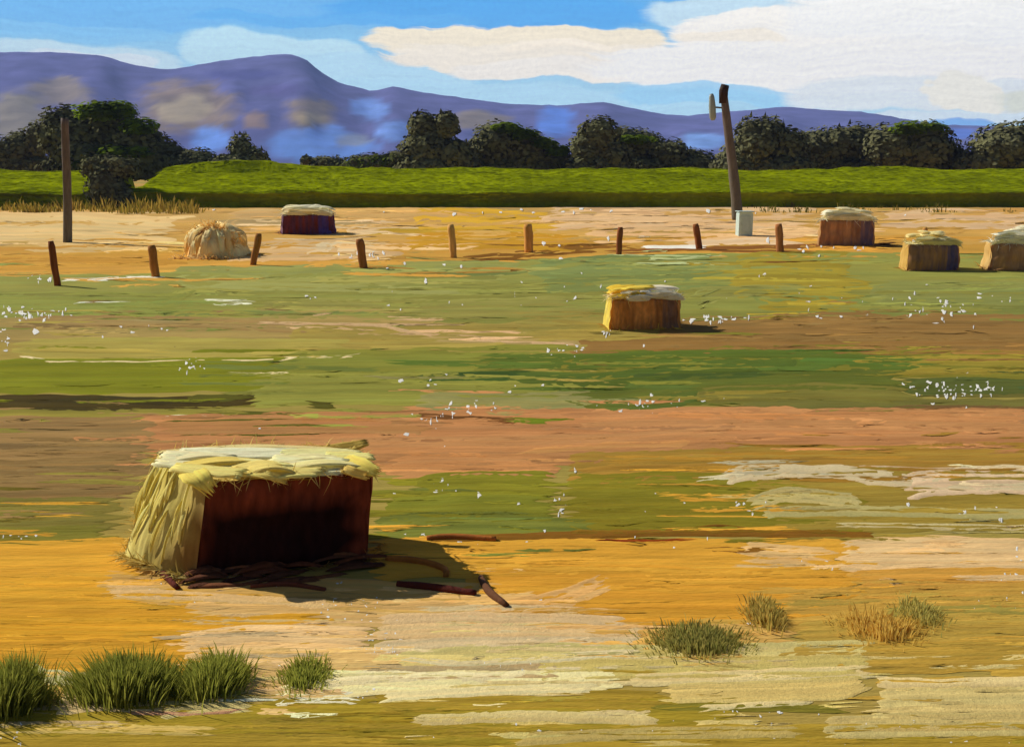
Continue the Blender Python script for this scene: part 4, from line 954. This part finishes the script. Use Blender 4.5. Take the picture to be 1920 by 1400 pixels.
# --- smaller bales across the field
def bale(xl, xr, yb, yt, capt, depth, yaw, label, front, cap, endc, seed, endw=0, edge=None, bulge=.0, mat=MAT_FAR):
    """front wall spans xl..xr, yt..yb in the photo; capt = rows the straw cap covers above yt"""
    R = random.Random(seed); gb = ground((xl + xr) / 2, yb); Y = gb.y; k = Y / F
    a = at(xl, yb, Y); b = at(xr, yb, Y); wd = b.x - a.x; h = at(xl, yt, Y).z
    ex = Vector((math.cos(yaw), math.sin(yaw), 0)); ey = Vector((-math.sin(yaw), math.cos(yaw), 0))
    A = Vector((a.x, Y - math.sin(yaw) * wd * .5, 0)); Bc = [A, A + ex * wd, A + ex * wd + ey * depth, A + ey * depth]
    up = Vector((0, 0, h)); Tc = [p + up + (sum(Bc, Vector()) / 4 - p) * .05 for p in Bc]
    if endw:
        e = at(xl - endw, yb - 4, Y + depth * .75); Bc[3] = Vector((e.x, Y + depth * .8, 0)); Tc[3] = Bc[3] + up + ex * (.06 * wd)
    root = empty('hay_bale', ((a.x + b.x) / 2, Y + depth / 2, 0), label, 'hay bale', 'hay bales scattered over the far field')
    fc = [alb(c) for c in front]
    def disp(f, u, v):
        d = wd * (.020 * noise.noise(Vector((u * 34, v * 2.5, seed + f[0]))) + .02 * noise.noise(Vector((u * 4, v * 4, seed)))) + bulge * wd * math.sin(math.pi * u) * .5 + bulge * wd * .4 * math.sin(math.pi * v)
        e = min(u, 1 - u, 1 - v); return d - wd * .05 * max(0, 1 - e / .08) ** 2
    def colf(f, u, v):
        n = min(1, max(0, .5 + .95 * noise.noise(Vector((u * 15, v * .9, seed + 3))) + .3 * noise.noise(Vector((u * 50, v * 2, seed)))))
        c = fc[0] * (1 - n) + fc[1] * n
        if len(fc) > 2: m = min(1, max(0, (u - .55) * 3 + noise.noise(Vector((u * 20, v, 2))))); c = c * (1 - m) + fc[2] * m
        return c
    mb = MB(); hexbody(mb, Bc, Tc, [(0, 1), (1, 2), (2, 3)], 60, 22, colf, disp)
    P = [[Tc[0].lerp(Tc[1], i / 16).lerp(Tc[3].lerp(Tc[2], i / 16), j / 12) for j in range(13)] for i in range(17)]
    mb.grid(P, [[alb(cap[0])] * 13 for _ in range(17)])
    mb.build('hay_body', mat, root)
    en = MB(); nr = (Bc[0] - Bc[3]).cross(Vector((0, 0, 1))).normalized()
    ec = [alb(endc[0]), alb(endc[1])]  # end painted lighter than the front, as the side towards the sun
    hexbody(en, [Bc[3], Bc[0]], [Tc[3], Tc[0]], [(0, 1)], 16, 16, lambda f, u, v: ec[0] + (ec[1] - ec[0]) * min(1, max(0, .5 + noise.noise(Vector((u * 8, v * 2, seed))))), lambda f, u, v: wd * .03 * noise.noise(Vector((u * 12, v * 3, seed))) + bulge * wd * .3 * math.sin(math.pi * u))
    tag(en.build('straw_end', MAT_LOCK, root), 'straw end with sunlight put into its lighter colour')
    cp = MB(); ct = capt * k
    for q in range(34):
        v = (R.random() ** 1.5) * 1.02 if q > 9 else R.uniform(-.06, .04); u0 = R.uniform(-.07, .72); u1 = min(1.07, u0 + R.uniform(.22, .6)); um = (u0 + u1) / 2
        if len(cap) > 2: c = cap[0 if um < .47 and R.random() < .9 else 2] if R.random() < .6 else cap[1 if um < .47 else 3]
        else: c = cap[R.randrange(2)]
        sl = R.uniform(-.10, .10)
        zz = ct * (.12 + .55 * math.sin(math.pi * min(1, max(0, v))) ** .6 + R.uniform(-.10, .22)) * (1 - .25 * abs(um - .5))
        p = lambda u: Tc[0].lerp(Tc[1], u).lerp(Tc[3].lerp(Tc[2], u), v + sl * (u - um)) + Vector((0, 0, zz + .03 * wd * noise.noise(Vector((u * 5, v * 3, seed + q))) - ct * .3 * max(0, abs(u - .5) - .45) * 6))
        fr_ = v < .06
        w_ = Vector((0, -.03 * depth, ct * R.uniform(.16, .30))) if fr_ else ey * depth * R.uniform(.08, .16) + Vector((0, 0, .01 * wd))
        ribbon(cp, [p(u0), p(um), p(u1)], [w_ * .7, w_, w_ * .7], [Vector((0, -.8, .55)) if fr_ else Vector((0, -.2, .97))] * 3, c, 8, .010 * wd, .014 * wd, .25, .09, seed * 31 + q, wd / 16)
    ls = cp; c0, c1 = alb(cap[0]) * .8, alb(cap[-1])
    straws(ls, [Tc[3] + Vector((0, 0, .05)), Tc[0] + Vector((0, 0, .03)), Tc[1] + Vector((0, 0, .03)), Tc[2] + Vector((0, 0, .05))], 110, .16 * wd, .006 * wd, lambda r: Vector((r.gauss(0, .9), r.gauss(-.3, .5), r.gauss(0, .4))), c0, c1, R)
    straws(ls, [Bc[3], Bc[0], Bc[1], Bc[2]], 130, .14 * wd, .006 * wd, lambda r: Vector((r.gauss(0, .8), r.gauss(-.5, .4), abs(r.gauss(.3, .3)))), fc[0] * 1.3, alb(endc[0]), R)
    cp.build('straw_top', MAT_LOCK, root)
    return root
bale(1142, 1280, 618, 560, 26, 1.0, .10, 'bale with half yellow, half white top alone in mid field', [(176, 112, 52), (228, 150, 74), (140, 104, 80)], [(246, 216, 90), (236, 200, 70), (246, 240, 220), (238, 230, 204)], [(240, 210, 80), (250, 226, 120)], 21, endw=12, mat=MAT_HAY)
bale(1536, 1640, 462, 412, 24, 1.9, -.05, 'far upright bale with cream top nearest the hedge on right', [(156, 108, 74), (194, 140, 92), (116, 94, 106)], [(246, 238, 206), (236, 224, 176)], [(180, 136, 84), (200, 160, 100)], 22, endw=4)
bale(1698, 1800, 508, 458, 24, 1.6, .10, 'barrel-sided bale with cream top and tan end tinted as lit', [(170, 122, 76), (140, 106, 88), (98, 84, 112)], [(244, 232, 176), (238, 220, 150)], [(206, 160, 80), (222, 180, 100)], 23, endw=12, bulge=.10)
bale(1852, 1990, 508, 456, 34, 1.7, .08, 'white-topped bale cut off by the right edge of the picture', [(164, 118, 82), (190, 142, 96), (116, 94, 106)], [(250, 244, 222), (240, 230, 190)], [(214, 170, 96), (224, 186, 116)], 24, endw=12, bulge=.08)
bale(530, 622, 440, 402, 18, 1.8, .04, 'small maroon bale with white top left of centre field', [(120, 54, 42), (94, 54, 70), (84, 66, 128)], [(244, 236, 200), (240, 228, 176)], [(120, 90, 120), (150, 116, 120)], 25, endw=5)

# pale loose hay mound in the far stubble
def mound():
    R = random.Random(8); b = ground(385, 486); Y = b.y; k = Y / F
    root = empty('hay_mound', (b.x, Y, 0), 'pale sandy loose hay mound left of the maroon bale', 'hay mound')
    mb = MB(); W_, Hh = 56 * k, 62 * k; P, C = [], []
    c0, c1 = alb((240, 200, 122)), alb((252, 222, 152))
    for i in range(33):
        row, cc = [], []
        for j in range(15):
            a = 2 * math.pi * i / 32; t = j / 14; rr = math.cos(t * math.pi / 2) ** .8; n = 1 + .22 * noise.noise(Vector((math.cos(a) * 3, math.sin(a) * 3, t * 2)))
            row.append((b.x + math.cos(a) * W_ * rr * n, Y + 1.9 + math.sin(a) * 2.0 * rr * n, Hh * math.sin(t * math.pi / 2) * n - .05)); q = min(1, max(0, .5 + noise.noise(Vector((a * 4, t * 2, 1)))))
            cc.append(c0 + (c1 - c0) * q)
        P.append(row); C.append(cc)
    mb.grid(P, C)
    mb.build('hay_heap', MAT_FAR, root)
    lk = MB()
    for q in range(34):
        a = math.pi + R.uniform(-.1, 1.1) * math.pi; t0 = R.uniform(.45, .98); t1 = R.uniform(.02, .4)
        def pt(t, o=.05):
            rr = math.cos(t * math.pi / 2) ** .6 + o; return Vector((b.x + math.cos(a) * W_ * rr, Y + 1.9 + math.sin(a) * 2.0 * rr, Hh * math.sin(t * math.pi / 2)))
        nr = Vector((math.cos(a), math.sin(a), .4)).normalized(); sd_ = Vector((-math.sin(a) , math.cos(a), 0)) * .13
        ribbon(lk, [pt(t0), pt((t0 + t1) / 2, .1), pt(t1)], [sd_, sd_, sd_ * .7], [nr] * 3, R.choice([(248, 214, 140), (236, 196, 116), (252, 228, 164)]), 6, .03, .04, .2, .1, q, .25)
    ring = [Vector((b.x + math.cos(q / 10 * math.pi) * W_ * .75, Y + 1.0, Hh * (.30 + .62 * math.sin(q / 10 * math.pi)))) for q in range(11)]
    straws(lk, ring, 260, .55, .035, lambda r: Vector((r.gauss(0, .6), r.gauss(-.3, .4), r.gauss(.3, .6))), c0, c1, R)
    straws(lk, [Vector((b.x - W_ * 1.1, Y - .1, 0)), Vector((b.x, Y - .4, 0)), Vector((b.x + W_ * 1.2, Y, 0))], 160, .5, .035, lambda r: Vector((r.gauss(0, .9), r.gauss(-.3, .4), abs(r.gauss(.25, .3)))), c0 * .9, c1, R)
    lk.build('hay_lock', MAT_LOCK, root)
mound()

# ------------------------------------------------------------------ haze: an even volume round the whole scene
def haze():
    mb = MB(); x, y0, y1, z0, z1 = 3300, -450, 3560, -3.2, 375
    v = [(-x, y0, z0), (x, y0, z0), (x, y1, z0), (-x, y1, z0), (-x, y0, z1), (x, y0, z1), (x, y1, z1), (-x, y1, z1)]
    me = bpy.data.meshes.new('haze'); me.from_pydata(v, [], [(3, 2, 1, 0), (4, 5, 6, 7), (0, 1, 5, 4), (1, 2, 6, 5), (2, 3, 7, 6), (3, 0, 4, 7)])
    m = bpy.data.materials.new('haze'); m.use_nodes = True; t = m.node_tree; t.nodes.clear()
    pv = t.nodes.new('ShaderNodeVolumePrincipled'); pv.inputs['Color'].default_value = (.42, .56, 1.0, 1); pv.inputs['Density'].default_value = .45 / 3000
    o = t.nodes.new('ShaderNodeOutputMaterial'); t.links.new(pv.outputs[0], o.inputs['Volume']); me.materials.append(m)
    ob = bpy.data.objects.new('haze', me); COL.objects.link(ob); tag(ob, kind='stuff')
haze()
